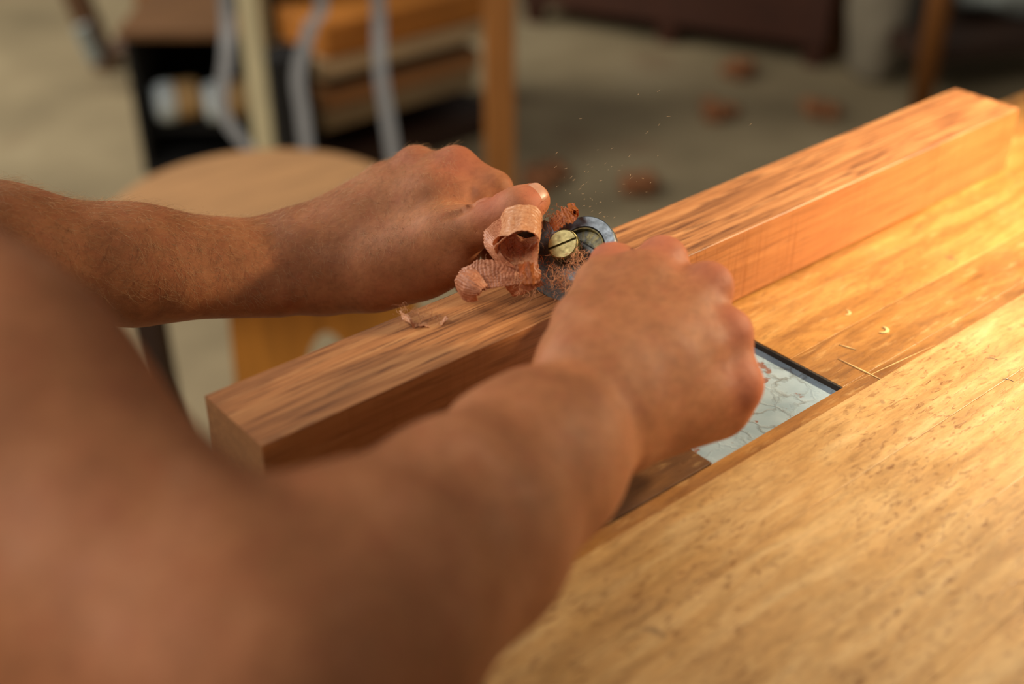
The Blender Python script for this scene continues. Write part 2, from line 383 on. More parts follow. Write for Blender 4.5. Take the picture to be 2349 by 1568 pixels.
# knurled head with a real slot: two half discs above a knurled drum
def knurl_disc():
    mb = MB(); N = 96; r0 = 0.0103; hw = 0.0009
    def P(r, a, h): return SC + n_*h + r*(math.cos(a)*u_ + math.sin(a)*w_)
    sl = at(1328, 541, 0.790) - at(1254, 560, 0.790); u_ = sl - n_*(sl@n_); u_ /= np.linalg.norm(u_); w_ = np.cross(n_, u_)
    prof = [(r0-0.0012, -0.0062), (r0, -0.0054), (r0, -0.0010), (r0-0.0005, -0.0002)]
    vs = []; fs = []
    for j, (r, h) in enumerate(prof):
        for k in range(N*2):
            kr = (-0.00022 if k % 2 else 0.0) if 1 <= j <= 2 else -0.0001
            vs.append(P(r+kr, 2*math.pi*k/(N*2), h))
    m = N*2
    for j in range(3):
        for k in range(m): fs.append((j*m+k, j*m+(k+1) % m, (j+1)*m+(k+1) % m, (j+1)*m+k))
    fs.append(tuple(reversed(range(m)))); mb.add(vs, fs)
    # slot floor and the two top halves
    rt_ = r0-0.0005
    mb.add([P(rt_, 2*math.pi*k/64, -0.0016) for k in range(64)], [tuple(range(64))])
    a0 = math.asin(hw/rt_)
    for s in (0, 1):
        arc = [a0+(math.pi-2*a0)*i/40 + s*math.pi for i in range(41)]
        n = len(arc); rr = rt_-0.0006
        lo = [P(rt_, a, -0.0016) for a in arc]; mid = [P(rt_, a, -0.0002) for a in arc]; hi = [P(rr, a, 0.0003) for a in arc]
        fs = [tuple(range(2*n, 3*n))]
        for i in range(n-1): fs += [(i, i+1, n+i+1, n+i), (n+i, n+i+1, 2*n+i+1, 2*n+i)]
        fs.append((0, n, 2*n, 3*n-1, 2*n-1, n-1))
        mb.add(lo+mid+hi, fs)
    return mb
knurl_disc().build('thumbscrew', M['brass'], ss)
bpy.context.view_layer.update()

# ------------------------------------------------------------------ arms and hands (smooth implicit body, one surface)
def surface_nets(S, org, h):
    nx, ny, nz = S.shape; ins = S < 0
    cnt = np.zeros((nx-1, ny-1, nz-1), np.int8)
    for a in (0, 1):
        for b in (0, 1):
            for c in (0, 1): cnt += ins[a:nx-1+a, b:ny-1+b, c:nz-1+c]
    act = (cnt > 0) & (cnt < 8); idx = np.argwhere(act)
    vid = -np.ones(act.shape, np.int64); vid[act] = np.arange(len(idx))
    cor = [(a, b, c) for a in (0, 1) for b in (0, 1) for c in (0, 1)]
    acc = np.zeros((len(idx), 3)); num = np.zeros(len(idx))
    i, j, k = idx.T
    val = {q: S[i+q[0], j+q[1], k+q[2]].astype(np.float64) for q in cor}
    for q in cor:
        for ax in range(3):
            if q[ax] == 0:
                p = list(q); p[ax] = 1; p = tuple(p); a, b = val[q], val[p]; m = (a < 0) != (b < 0)
                t = np.where(m, a/np.where(m, a-b, 1), 0)
                pt = np.array(q, float)[None]+np.eye(3)[ax][None]*t[:, None]
                acc[m] += pt[m]; num[m] += 1
    verts = (idx+acc/num[:, None])*h+org
    faces = []
    for ax in range(3):
        A = ins; sl0 = [slice(None)]*3; sl1 = [slice(None)]*3; sl0[ax] = slice(0, -1); sl1[ax] = slice(1, None)
        m = A[tuple(sl0)] != A[tuple(sl1)]
        e = np.argwhere(m); o1, o2 = (ax+1) % 3, (ax+2) % 3
        ok = (e[:, o1] > 0) & (e[:, o2] > 0) & (e[:, o1] < S.shape[o1]-1) & (e[:, o2] < S.shape[o2]-1); e = e[ok]
        q = []
        for d1, d2 in ((-1, -1), (0, -1), (0, 0), (-1, 0)):
            f = e.copy(); f[:, o1] += d1; f[:, o2] += d2; q.append(vid[f[:, 0], f[:, 1], f[:, 2]])
        q = np.stack(q, 1); flip = ins[e[:, 0], e[:, 1], e[:, 2]]
        q[~flip] = q[~flip][:, ::-1]; faces.append(q)
    return verts, np.concatenate(faces)

class SDF:
    def __init__(s, lo, hi, h):
        s.h = h; s.lo = np.array(lo, float); n = np.ceil((np.array(hi)-s.lo)/h).astype(int)+1
        s.ax = [s.lo[i]+h*np.arange(n[i]) for i in range(3)]; s.S = np.full(n, 0.06, np.float32)
    def cone(s, a, b, ra, rb, k=0.006, squash=None, sub=False):
        """tapered round capsule a-b; squash = (axis, factor) flattens the section along axis"""
        a = np.array(a, float); b = np.array(b, float); R = max(ra, rb)*(max(1, squash[1]) if squash else 1)+2.5*k+3*s.h+0.004
        lo = np.minimum(a, b)-R; hi = np.maximum(a, b)+R; sl = []
        for i in range(3):
            i0 = max(0, int((lo[i]-s.lo[i])/s.h)); i1 = min(len(s.ax[i]), int((hi[i]-s.lo[i])/s.h)+2)
            if i1 <= i0: return s
            sl.append(slice(i0, i1))
        X = s.ax[0][sl[0]][:, None, None]-a[0]; Y = s.ax[1][sl[1]][None, :, None]-a[1]; Z = s.ax[2][sl[2]][None, None, :]-a[2]
        d = b-a; L2 = max(d@d, 1e-12)
        t = np.clip((X*d[0]+Y*d[1]+Z*d[2])/L2, 0, 1).astype(np.float32)
        X = X-t*d[0]; Y = Y-t*d[1]; Z = Z-t*d[2]
        q = X*X+Y*Y+Z*Z
        if squash:
            n = np.array(squash[0], float); n -= d*(n@d)/L2; n /= np.linalg.norm(n); c = X*n[0]+Y*n[1]+Z*n[2]
            q = q+c*c*(1/squash[1]**2-1)
        f = (np.sqrt(np.maximum(q, 0))-(ra+(rb-ra)*t)).astype(np.float32)
        T = s.S[tuple(sl)]
        if sub:
            f = -f; hh = np.maximum(k-np.abs(T-f), 0)/k; s.S[tuple(sl)] = np.maximum(T, f)+hh*hh*k*0.25
        else:
            hh = np.maximum(k-np.abs(T-f), 0)/k; s.S[tuple(sl)] = np.minimum(T, f)-hh*hh*k*0.25
        return s
    def chain(s, pts, rad, k=0.006, squash=None):
        for i in range(len(pts)-1): s.cone(pts[i], pts[i+1], rad[i], rad[i+1], k, squash)
        return s
    def merge(s, o):
        s.S = np.minimum(s.S, o.S); return s
    def blend(s, o, k):
        hh = np.maximum(k-np.abs(s.S-o.S), 0)/k; s.S = np.minimum(s.S, o.S)-hh*hh*k*0.25; return s
    def mesh(s, smooth=2):
        v, f = surface_nets(s.S, s.lo, s.h)
        for _ in range(smooth):
            acc = np.zeros_like(v); n = np.zeros(len(v))
            for a, b in ((0, 1), (1, 2), (2, 3), (3, 0)):
                np.add.at(acc, f[:, a], v[f[:, b]]); np.add.at(acc, f[:, b], v[f[:, a]]); np.add.at(n, f[:, a], 1); np.add.at(n, f[:, b], 1)
            v = v*0.5+0.5*acc/np.maximum(n, 1)[:, None]
        return v, f

Y_ = V(0, 1, 0); Z_ = V(0, 0, 1)
SHO_R = K(-720, 330, 0.49); ELB_R = K(560, 1530, 0.43); WR_R = K(1365, 945, 0.655)
SHO_L = V(-0.62, 0.17, 0.62); ELB_L = K(-330, 545, 0.76); WR_L = K(650, 602, 0.865)

def lerp(a, b, t): return a+(b-a)*t
def surf(g, px, py, d0=0.55, d1=1.0):
    """depth of the first skin crossing along a line of sight"""
    d = d0
    while d < d1:
        i = np.round((K(px, py, d)-g.lo)/g.h).astype(int)
        if np.all(i >= 0) and np.all(i < g.S.shape) and g.S[tuple(i)] < 0: return d
        d += 0.0008
    return None
def crease(g, pts, rad, k=0.0025):
    P = [(K(x, y, surf(g, x, y)) if surf(g, x, y) else None) for x, y in pts]
    for i in range(len(P)-1):
        if P[i] is not None and P[i+1] is not None: g.cone(P[i], P[i+1], rad[i], rad[i+1], k, sub=True)
def left_arm():
    g = SDF((-0.72, -0.06, 0.54), (0.06, 0.28, 0.99), 0.0019)
    # upper arm, elbow, forearm
    g.cone(SHO_L, ELB_L, 0.056, 0.046, 0.03)
    dn_ = V(0, -0.006, 0); m1 = lerp(ELB_L, WR_L, 0.30)+dn_; m2 = lerp(ELB_L, WR_L, 0.62)+dn_*1.2
    g.cone(ELB_L+dn_, m1, 0.044, 0.0430, 0.02, (Z_, 0.9))
    g.cone(m1, m2, 0.0430, 0.0365, 0.02, (Z_, 0.9))
    g.cone(m2, WR_L+dn_*0.3, 0.0365, 0.0305, 0.02, (Z_, 0.85))
    g.cone(K(430, 672, 0.825), K(640, 668, 0.850), 0.010, 0.014, 0.022)         # wrist tendon ridge
    g.cone(K(670, 582, 0.866), K(730, 600, 0.866), 0.027, 0.026, 0.02, (Z_, 0.8))
    # palm: metacarpals
    mc = [(K(700, 560, 0.858), K(1040, 392, 0.866), 0.020, 0.0140), (K(700, 550, 0.868), K(952, 388, 0.876), 0.020, 0.0136),
          (K(700, 560, 0.880), K(880, 424, 0.889), 0.018, 0.0130), (K(705, 590, 0.886), K(822, 468, 0.900), 0.016, 0.0120)]
    for a, b, r0, r1 in mc: g.cone(a, b, r0, r1, 0.014)
    g.cone(K(780, 600, 0.862), K(1000, 470, 0.858), 0.026, 0.019, 0.02)          # first web space
    g.cone(K(760, 642, 0.868), K(960, 596, 0.852), 0.018, 0.0225, 0.025)          # thenar
    g.cone(K(870, 640, 0.856), K(1040, 590, 0.838), 0.0185, 0.0175, 0.022)
    g.cone(K(720, 640, 0.888), K(890, 600, 0.915), 0.018, 0.018, 0.02)
    g.cone(K(1000, 460, 0.856), K(1104, 452, 0.850), 0.0155, 0.0105, 0.020)
    # knuckles
    for c, r in ((K(1046, 386, 0.866), 0.0146), (K(955, 382, 0.876), 0.0132), (K(880, 420, 0.889), 0.0125), (K(822, 466, 0.9), 0.0118)): g.cone(c, c+1e-5, r, r, 0.010)
    fing = [([K(1046, 388, 0.866), K(1134, 434, 0.856), K(1166, 520, 0.866), K(1128, 580, 0.862)], (0.0136, 0.0124, 0.0100, 0.0084)),
            ([K(955, 385, 0.876), K(1030, 462, 0.906), K(1066, 562, 0.912), K(1068, 652, 0.900)], (0.0132, 0.0112, 0.0098, 0.0084)),
            ([K(880, 424, 0.889), K(960, 500, 0.920), K(1000, 588, 0.926), K(1010, 628, 0.91)], (0.0126, 0.0108, 0.0094, 0.0082)),
            ([K(822, 468, 0.900), K(888, 532, 0.930), K(918, 600, 0.936), K(925, 634, 0.92)], (0.0116, 0.0096, 0.0086, 0.0076))]
    for p, r in fing:
        q = SDF.__new__(SDF); q.__dict__.update(g.__dict__); q.S = np.full_like(g.S, 0.06); q.chain(p, r, 0.004); g.blend(q, 0.0045)
    # thumb along the back of the tool
    q = SDF.__new__(SDF); q.__dict__.update(g.__dict__); q.S = np.full_like(g.S, 0.06)
    q.chain([K(880, 590, 0.848), K(1020, 540, 0.832), K(1128, 506, 0.818), K(1190, 478, 0.812), K(1222, 460, 0.820)], (0.021, 0.0185, 0.0140, 0.0130, 0.0116), 0.008)
    g.blend(q, 0.010)
    # folds where thumb and index finger press together, and over the thumb joint
    crease(g, [(1020, 500), (1042, 492), (1062, 484), (1082, 472)], (0.0009, 0.0014, 0.0019, 0.0022))
    crease(g, [(1082, 472), (1079, 448), (1084, 420)], (0.0020, 0.0012, 0.0006))
    crease(g, [(1082, 472), (1120, 452), (1165, 426)], (0.0020, 0.0016, 0.0012))
    for q_ in range(4): crease(g, [(1098+q_*9, 512-q_*4), (1094+q_*9, 530-q_*4), (1096+q_*9, 552-q_*4)], (0.0002, 0.0004, 0.0002), 0.0012)
    return g
def right_arm():
    g = SDF((-0.40, -0.24, 0.33), (0.17, 0.19, 0.82), 0.0024)
    g.cone(SHO_R, lerp(SHO_R, ELB_R, 0.55), 0.058, 0.054, 0.03)
    g.cone(lerp(SHO_R, ELB_R, 0.55), ELB_R, 0.054, 0.046, 0.03)
    g.cone(lerp(SHO_R, ELB_R, 0.30)+V(-0.014, -0.022, 0.0), lerp(SHO_R, ELB_R, 0.92)+V(-0.016, -0.016, 0.0), 0.050, 0.042, 0.03)   # triceps
    f = lambda t: lerp(ELB_R, WR_R, t)
    off = V(0.005, -0.006, 0)
    g.cone(f(0.0), f(0.22)+off, 0.044, 0.050, 0.03, (Z_, 0.85))
    g.cone(f(0.22)+off, f(0.5)+off, 0.050, 0.0435, 0.03, (Z_, 0.8))
    g.cone(f(0.5)+off, f(0.78)+off*0.5, 0.0435, 0.0355, 0.03, (Z_, 0.78))
    g.cone(f(0.78)+off*0.5, WR_R, 0.036, 0.034, 0.03, (Z_, 0.8))
    g.cone(K(1110, 1000, 0.60), K(1200, 950, 0.62), 0.018, 0.016, 0.02)             # radial bump above the wrist
    mc = [(K(1370, 890, 0.655), K(1518, 600, 0.735), 0.022, 0.0140), (K(1385, 905, 0.655), K(1622, 660, 0.720), 0.022, 0.0138),
          (K(1400, 930, 0.655), K(1664, 768, 0.706), 0.022, 0.0132), (K(1420, 960, 0.660), K(1680, 880, 0.700), 0.021, 0.0135)]
    for a, b, r0, r1 in mc: g.cone(a, b, r0, r1, 0.011)
    g.cone(K(1340, 830, 0.665), K(1440, 660, 0.715), 0.024, 0.018, 0.02)             # first web
    g.cone(K(1420, 990, 0.672), K(1640, 930, 0.715), 0.020, 0.020, 0.02)             # hypothenar edge
    g.cone(K(1480, 850, 0.69), K(1560, 760, 0.725), 0.026, 0.022, 0.02)
    for c, r in ((K(1520, 598, 0.735), 0.0138), (K(1624, 656, 0.720), 0.0134), (K(1668, 762, 0.706), 0.0128), (K(1688, 880, 0.700), 0.0136)): g.cone(c, c+1e-5, r, r, 0.006)
    g.cone(K(1662, 770, 0.708), K(1684, 872, 0.702), 0.0126, 0.0130, 0.008)
    fing = [([K(1520, 600, 0.735), K(1530, 672, 0.772), K(1478, 728, 0.764), K(1448, 742, 0.745)], (0.0132, 0.0112, 0.0098, 0.0084)),
            ([K(1624, 660, 0.720), K(1622, 742, 0.760), K(1565, 790, 0.752), K(1530, 792, 0.735)], (0.0132, 0.0114, 0.0100, 0.0086)),
            ([K(1668, 766, 0.706), K(1652, 848, 0.744), K(1600, 886, 0.734), K(1568, 880, 0.716)], (0.0126, 0.0108, 0.0096, 0.0082)),
            ([K(1688, 884, 0.700), K(1660, 944, 0.730), K(1612, 968, 0.720), K(1582, 950, 0.70)], (0.0130, 0.0104, 0.0090, 0.0078))]
    for p, r in fing:
        q = SDF.__new__(SDF); q.__dict__.update(g.__dict__); q.S = np.full_like(g.S, 0.06); q.chain(p, r, 0.004); g.blend(q, 0.005)
    q = SDF.__new__(SDF); q.__dict__.update(g.__dict__); q.S = np.full_like(g.S, 0.06)
    q.chain([K(1318, 850, 0.655), K(1338, 745, 0.682), K(1374, 650, 0.712), K(1402, 606, 0.734), K(1420, 598, 0.742)], (0.021, 0.0168, 0.0130, 0.0120, 0.0108), 0.006)
    g.blend(q, 0.005)
    return g
def body_low():
    """torso, hips, legs, neck and head: coarse, under the clothes"""
    R, L = k2w(SHO_R), k2w(SHO_L); mid = (R+L)/2; sx = (R-L)/np.linalg.norm(R-L)
    F = np.cross(V(0, 0, 1), R-L); F /= np.linalg.norm(F)
    return R, L, mid, sx, F
RS, LS, MID, SX, FWD = body_low()
UPZ = V(0, 0, 1)
HIP = MID - FWD*0.36 - UPZ*0.30
def torso_sdf(h, grow=0.0, legs=False, head=True):
    lo = np.minimum.reduce([RS, LS, HIP, HIP-FWD*0.3, MID+FWD*.2])-0.35; hi = np.maximum.reduce([RS, LS, HIP, MID+FWD*0.3])+0.45; lo[2] = -0.02; hi[2] = MID[2]+0.55
    g = SDF(lo, hi, h); ch = MID - FWD*0.05 - UPZ*0.06; be = lerp(MID, HIP, 0.6)
    tdir = MID-HIP; nrm = np.cross(SX, tdir); nrm /= np.linalg.norm(nrm)
    for s in (-1, 1):
        g.cone(MID+SX*s*0.15-FWD*.01, ch+SX*s*0.06, 0.062+grow, 0.10+grow, 0.08)
        g.cone(ch+SX*s*0.075, be+SX*s*0.05, 0.105+grow, 0.10+grow, 0.08)
        g.cone(be+SX*s*0.05, HIP+SX*s*0.07, 0.10+grow, 0.105+grow, 0.08)
    return g
HEADC = MID + FWD*0.16 + UPZ*0.20

sk = [left_arm().mesh(2), right_arm().mesh(2)]
vs = []; fs = []; n0 = 0; parts_n = []
for v, f in sk:
    w = k2w(v); vs.append(w); fs.append(f+n0); n0 += len(w); parts_n.append(len(w))
# torso + neck + head
g = torso_sdf(0.010)
g.cone(MID-FWD*0.02+UPZ*0.03, HEADC-FWD*0.02-UPZ*0.08, 0.062, 0.056, 0.05)
hd = HEADC; hu = UPZ*0.86+FWD*0.5; hu /= np.linalg.norm(hu); hf = np.cross(hu, SX); hf = hf if hf@FWD > 0 else -hf; hf /= np.linalg.norm(hf)
g2 = SDF(hd-0.2, hd+0.2, 0.004)
g2.cone(hd-hf*0.025+hu*0.02, hd+hf*0.02+hu*0.02, 0.083, 0.080, 0.02, (SX, 0.88))
g2.cone(hd+hf*0.03-hu*0.03, hd+hf*0.055-hu*0.085, 0.062, 0.036, 0.04, (SX, 0.9))
g2.cone(hd-hu*0.06-hf*0.02, hd-hu*0.17-hf*0.03, 0.056, 0.058, 0.03)
g2.cone(hd+hf*0.094+hu*0.012, hd+hf*0.114-hu*0.028, 0.007, 0.013, 0.012)                       # nose
for s in (-1, 1):
    g2.cone(hd+SX*s*0.032+hf*0.104+hu*0.018, hd+SX*s*0.034+hf*0.106+hu*0.017, 0.013, 0.013, 0.014, sub=True)   # eye sockets
    g2.cone(hd+SX*s*0.02+hf*0.094+hu*0.035, hd+SX*s*0.048+hf*0.082+hu*0.034, 0.007, 0.006, 0.012)              # brow
    g2.cone(hd+SX*s*0.076-hf*0.005+hu*0.015, hd+SX*s*0.077-hf*0.002-hu*0.022, 0.016, 0.009, 0.008, (SX, 0.45)) # ear
g2.cone(hd-SX*0.022+hf*0.093-hu*0.055, hd+SX*0.022+hf*0.093-hu*0.055, 0.006, 0.006, 0.006)
g2.cone(hd-SX*0.022+hf*0.099-hu*0.0555, hd+SX*0.022+hf*0.099-hu*0.0555, 0.0015, 0.0015, 0.003, sub=True)
for q, sm in ((g, 2), (g2, 2)):
    v, f = q.mesh(sm); vs.append(v); fs.append(f+n0); n0 += len(v)
VS = np.concatenate(vs); FS = np.concatenate(fs)
base = HIP.copy(); base[2] = 0.0
person = empty('person', tuple(base), 'person leaning over the bench with bare arms, both hands closed on the spokeshave', 'person')
def np_mesh(name, v, f, mat, parent, smooth=True):
    me = bpy.data.meshes.new(name); me.vertices.add(len(v)); me.vertices.foreach_set('co', np.asarray(v-np.array(parent.location), np.float32).ravel())
    k = f.shape[1]; me.loops.add(len(f)*k); me.polygons.add(len(f))
    me.loops.foreach_set('vertex_index', f.astype(np.int32).ravel()); me.polygons.foreach_set('loop_start', np.arange(len(f), dtype=np.int32)*k)
    me.update(calc_edges=True); me.validate()
    me.polygons.foreach_set('use_smooth', np.ones(len(me.polygons), bool)) if smooth else None
    me.materials.append(mat); o = bpy.data.objects.new(name, me); COL.objects.link(o); o.parent = parent; return o
body = np_mesh('body', VS, FS, M['skin'], person)
# redder skin over the knuckles and thumb joints
red = np.zeros(len(VS), np.float32)
for p, r in ((K(1046, 386, 0.855), 0.020), (K(955, 382, 0.87), 0.014), (K(1128, 470, 0.81), 0.014), (K(1222, 450, 0.805), 0.014), (K(1520, 575, 0.728), 0.018), (K(1640, 645, 0.715), 0.016), (K(1690, 755, 0.70), 0.016), (K(1720, 880, 0.695), 0.02), (K(1390, 570, 0.73), 0.016)):
    red = np.maximum(red, np.exp(-(np.linalg.norm(VS-k2w(p), axis=1)/r)**2).astype(np.float32))
at_ = body.data.attributes.new('redness', 'FLOAT', 'POINT'); at_.data.foreach_set('value', red)

# clothes
M['shirt'] = plain('grey_tshirt', srgb(92, 96, 100), 0.9, 0.1, 30, bump=0.2)
M['trousers'] = plain('work_trousers', srgb(58, 62, 78), 0.9, 0.15, 40, bump=0.3)
M['hair'] = plain('brown_hair', srgb(70, 48, 32), 0.6, 0.3, 60, bump=0.6)
M['shoe'] = plain('work_boot', srgb(70, 48, 34), 0.6, 0.2, 30)
g = torso_sdf(0.010, 0.012)
for S_, E_ in ((RS, k2w(ELB_R)), (LS, k2w(ELB_L))): g.cone(S_-(E_-S_)*0.1, lerp(S_, E_, 0.16), 0.078, 0.072, 0.03)
np_mesh('shirt', *g.mesh(2), M['shirt'], person)
lo = HIP-0.45; hi = HIP+0.4; lo[2] = 0.0; hi[2] = HIP[2]+0.16
g = SDF(lo, hi, 0.010)
g.cone(HIP-SX*0.08, HIP+SX*0.08, 0.115, 0.115, 0.05)
FEET = []
for s in (-1, 1):
    kn = HIP+SX*s*0.12+FWD*(0.10 if s < 0 else -0.02); kn[2] = 0.50
    an = HIP+SX*s*0.13+FWD*(0.10 if s < 0 else -0.16); an[2] = 0.10
    g.cone(HIP+SX*s*0.085, kn, 0.098, 0.068, 0.05); g.cone(kn, an, 0.068, 0.056, 0.05); FEET.append(an)
np_mesh('trousers', *g.mesh(2), M['trousers'], person)
for an in FEET:
    g = SDF(an-0.25, an+0.25, 0.006)
    g.cone(an-UPZ*0.055-FWD*0.03, an-UPZ*0.065+FWD*0.15, 0.045, 0.035, 0.03); g.cone(an+UPZ*0.03, an-UPZ*0.05, 0.045, 0.045, 0.03)
    np_mesh('boot', *g.mesh(1), M['shoe'], person)
g = SDF(hd-0.2, hd+0.2, 0.005)
g.cone(hd-hf*0.03+hu*0.035, hd+hf*0.01+hu*0.04, 0.089, 0.082, 0.02, (SX, 0.9)); g.cone(hd+hf*0.10-hu*0.02, hd+hf*0.10-hu*0.08, 0.07, 0.08, 0.01, sub=True)
np_mesh('hair', *g.mesh(2), M['hair'], person)
M['eye'] = plain('eye_white', srgb(225, 220, 212), 0.2, 0.02)
for s in (-1, 1): MB().lathe([(0.0002, -0.011), (0.006, -0.0095), (0.0103, -0.004), (0.011, 0), (0.0103, 0.004), (0.006, 0.0095), (0.0002, 0.011)], 16, hd+SX*s*0.032+hf*0.0865+hu*0.017, hf).build('eye', M['eye'], person, smooth=True)

# ------------------------------------------------------------------ bench lamp (stands on the bench beyond the frame, its light is in view)
lamp = empty('bench_lamp', (1.15, -0.45, BT+0.001), 'green metal work lamp with a bent arm standing on the right end of the bench', 'lamp')
M['lamp_metal'] = plain('lamp_enamel', srgb(40, 60, 52), 0.4, 0.1)
LP = V(*LAMP_POS); LA = V(*LAMP_AIM)-LP; LA /= np.linalg.norm(LA)
MB().lathe([(0.022, 0.10), (0.03, 0.095), (0.05, 0.07), (0.085, 0.0), (0.083, 0.0), (0.047, 0.068), (0.02, 0.085)], 32, LP-LA*0.01, -LA).build('lamp_shade', M['lamp_metal'], lamp, smooth=True)
MB().tube(catmull([LP-LA*0.10, LP-LA*0.16+V(0.06, -0.02, 0.02), V(1.02, -0.46, 1.42), V(1.12, -0.46, 1.25), V(1.15, -0.45, BT+0.02)], 40), 0.008, 10).build('arm', M['lamp_metal'], lamp, smooth=True)
MB().lathe([(0.085, 0.001), (0.085, 0.012), (0.078, 0.018), (0.012, 0.026)], 32, (1.15, -0.45, BT+0.001)).build('base', M['lamp_metal'], lamp)
tb_ = NT('bulb_glass'); tb_.b.inputs['Emission Color'].default_value = (1, 0.72, 0.40, 1); tb_.b.inputs['Emission Strength'].default_value = 6
MB().lathe([(0.012, 0.075), (0.014, 0.06), (0.026, 0.042), (0.027, 0.032), (0.018, 0.02), (0.002, 0.015)], 20, LP-LA*0.01, -LA).build('bulb', tb_.m, lamp, smooth=True)
bl = bpy.data.lights.new('lamp_light', 'SPOT'); bl.energy = 64; bl.color = (1.0, 0.78, 0.49); bl.shadow_soft_size = 0.035; bl.spot_size = math.radians(80); bl.spot_blend = 1.0
blo = bpy.data.objects.new('lamp_light', bl); COL.objects.link(blo); bpy.context.view_layer.update(); blo.parent = lamp; blo.matrix_parent_inverse = lamp.matrix_world.inverted()
blo.location = Vector(LP+LA*0.012); blo.rotation_euler = Vector(LA).to_track_quat('-Z', 'Y').to_euler()

# ------------------------------------------------------------------ thumb nail
M['nail'] = plain('finger_nail', srgb(200, 146, 116), 0.42, 0.08, 200, **{'Subsurface Weight': 0.1, 'Subsurface Scale': 0.002})
def nail(c, axis, nrm, R, L, Wd, name='nail'):
    t = np.array(axis, float); t /= np.linalg.norm(t); n = np.array(nrm, float); n -= t*(n@t); n /= np.linalg.norm(n); b = np.cross(t, n)
    nu, nv = 10, 12; vs = []; fs = []
    for i in range(nu+1):
        u = i/nu; wv_ = Wd*(math.sin(math.pi*min(1, 0.18+u*0.72))**0.5)
        for j in range(nv+1):
            a = (j/nv-0.5)*wv_/R; r = R+0.0004 if 0 < j < nv and i not in (0, nu) else R-0.0006
            p = c + t*(u-0.45)*L + r*(math.cos(a)*n+math.sin(a)*b) - n*0.0022*max(0, u-0.5)**2*4
            vs.append(k2w(p))
    for i in range(nu):
        for j in range(nv): k_ = i*(nv+1)+j; fs.append((k_, k_+1, k_+nv+2, k_+nv+1))
    o = MB().add(vs, fs).build(name, M['nail'], person, smooth=True); q = o.modifiers.new('s', 'SOLIDIFY'); q.thickness = 0.0006; q.offset = 0
nail(K(1216, 463, 0.8185), V(0.66, 0.42, 0.60), V(0.36, 0.50, -0.78), 0.0121, 0.0150, 0.0165)
nail(K(1416, 600, 0.741), K(1420, 598, 0.742)-K(1374, 650, 0.712), V(-0.6, 0.5, -0.3), 0.0112, 0.014, 0.014)

# ------------------------------------------------------------------ arm hair
M['armhair'] = plain('arm_hair', srgb(204, 164, 116), 0.4, 0.4, 300)
def arm_hair(v, f, n, seed, sel, axis, lenf, name):
    rng = np.random.default_rng(seed)
    nr = np.cross(v[f[:, 1]]-v[f[:, 0]], v[f[:, 2]]-v[f[:, 0]]); ar = np.linalg.norm(nr, axis=1); nr /= ar[:, None]+1e-12
    c = v[f].mean(1); ok = sel(c, nr); w = np.where(ok, ar, 0); w /= w.sum()
    pick = rng.choice(len(f), n, p=w); mb_v = []; mb_f = []; k0 = 0
    for i in pick:
        p = c[i]+rng.normal(0, 0.0004, 3)*0; nn = nr[i]; ax = axis(c[i]); tg = ax-nn*(ax@nn); tg /= np.linalg.norm(tg); sd = np.cross(nn, tg)
        ang = rng.normal(0, 0.55); d = tg*math.cos(ang)+sd*math.sin(ang); L = lenf(c[i])*rng.uniform(0.55, 1.25)
        lift = rng.uniform(0.25, 0.75); curl = rng.normal(0, 0.9); r = 0.00007
        pts = []
        for q in range(5):
            u = q/4; dd = d*math.cos(curl*u)+np.cross(nn, d)*math.sin(curl*u)
            pts.append(p+dd*L*u+nn*L*(lift*u-0.45*u*u*lift) - nn*0.0003)
        for q, pt in enumerate(pts):
            rr = r*(1-0.75*q/4)
            mb_v += [pt+sd*rr, pt+(-0.5*sd+0.87*nn)*rr, pt+(-0.5*sd-0.87*nn)*rr]
        for q in range(4):
            b = k0+q*3
            for e in range(3): mb_f.append((b+e, b+(e+1) % 3, b+3+(e+1) % 3, b+3+e))
        k0 += 15
    o = np_mesh(name, k2w(np.array(mb_v)), np.array(mb_f), M['armhair'], person); o['kind'] = 'stuff'; return o
def sel_l(c, n):
    px = c[:, 0]/c[:, 2]*F_+W_/2; py = H_/2-c[:, 1]/c[:, 2]*F_
    dors = n[:, 1]*0.85-n[:, 2]*0.35 > -0.12
    hand = (px > 700) & ((py > 640-(px-700)*0.35) | (px > 1045))
    return (px > -200) & dors & ~hand & (py > 330)
DIST = WR_L-ELB_L; DIST /= np.linalg.norm(DIST)
arm_hair(sk[0][0], sk[0][1], 5200, 5, sel_l, lambda c: DIST*0.75+V(0.1, -0.75, 0.2) if c[0] < -0.1 else DIST*0.3+V(0.1, -0.9, 0.1), lambda c: 0.013 if c[0] < -0.17 else 0.0075, 'arm_hair')

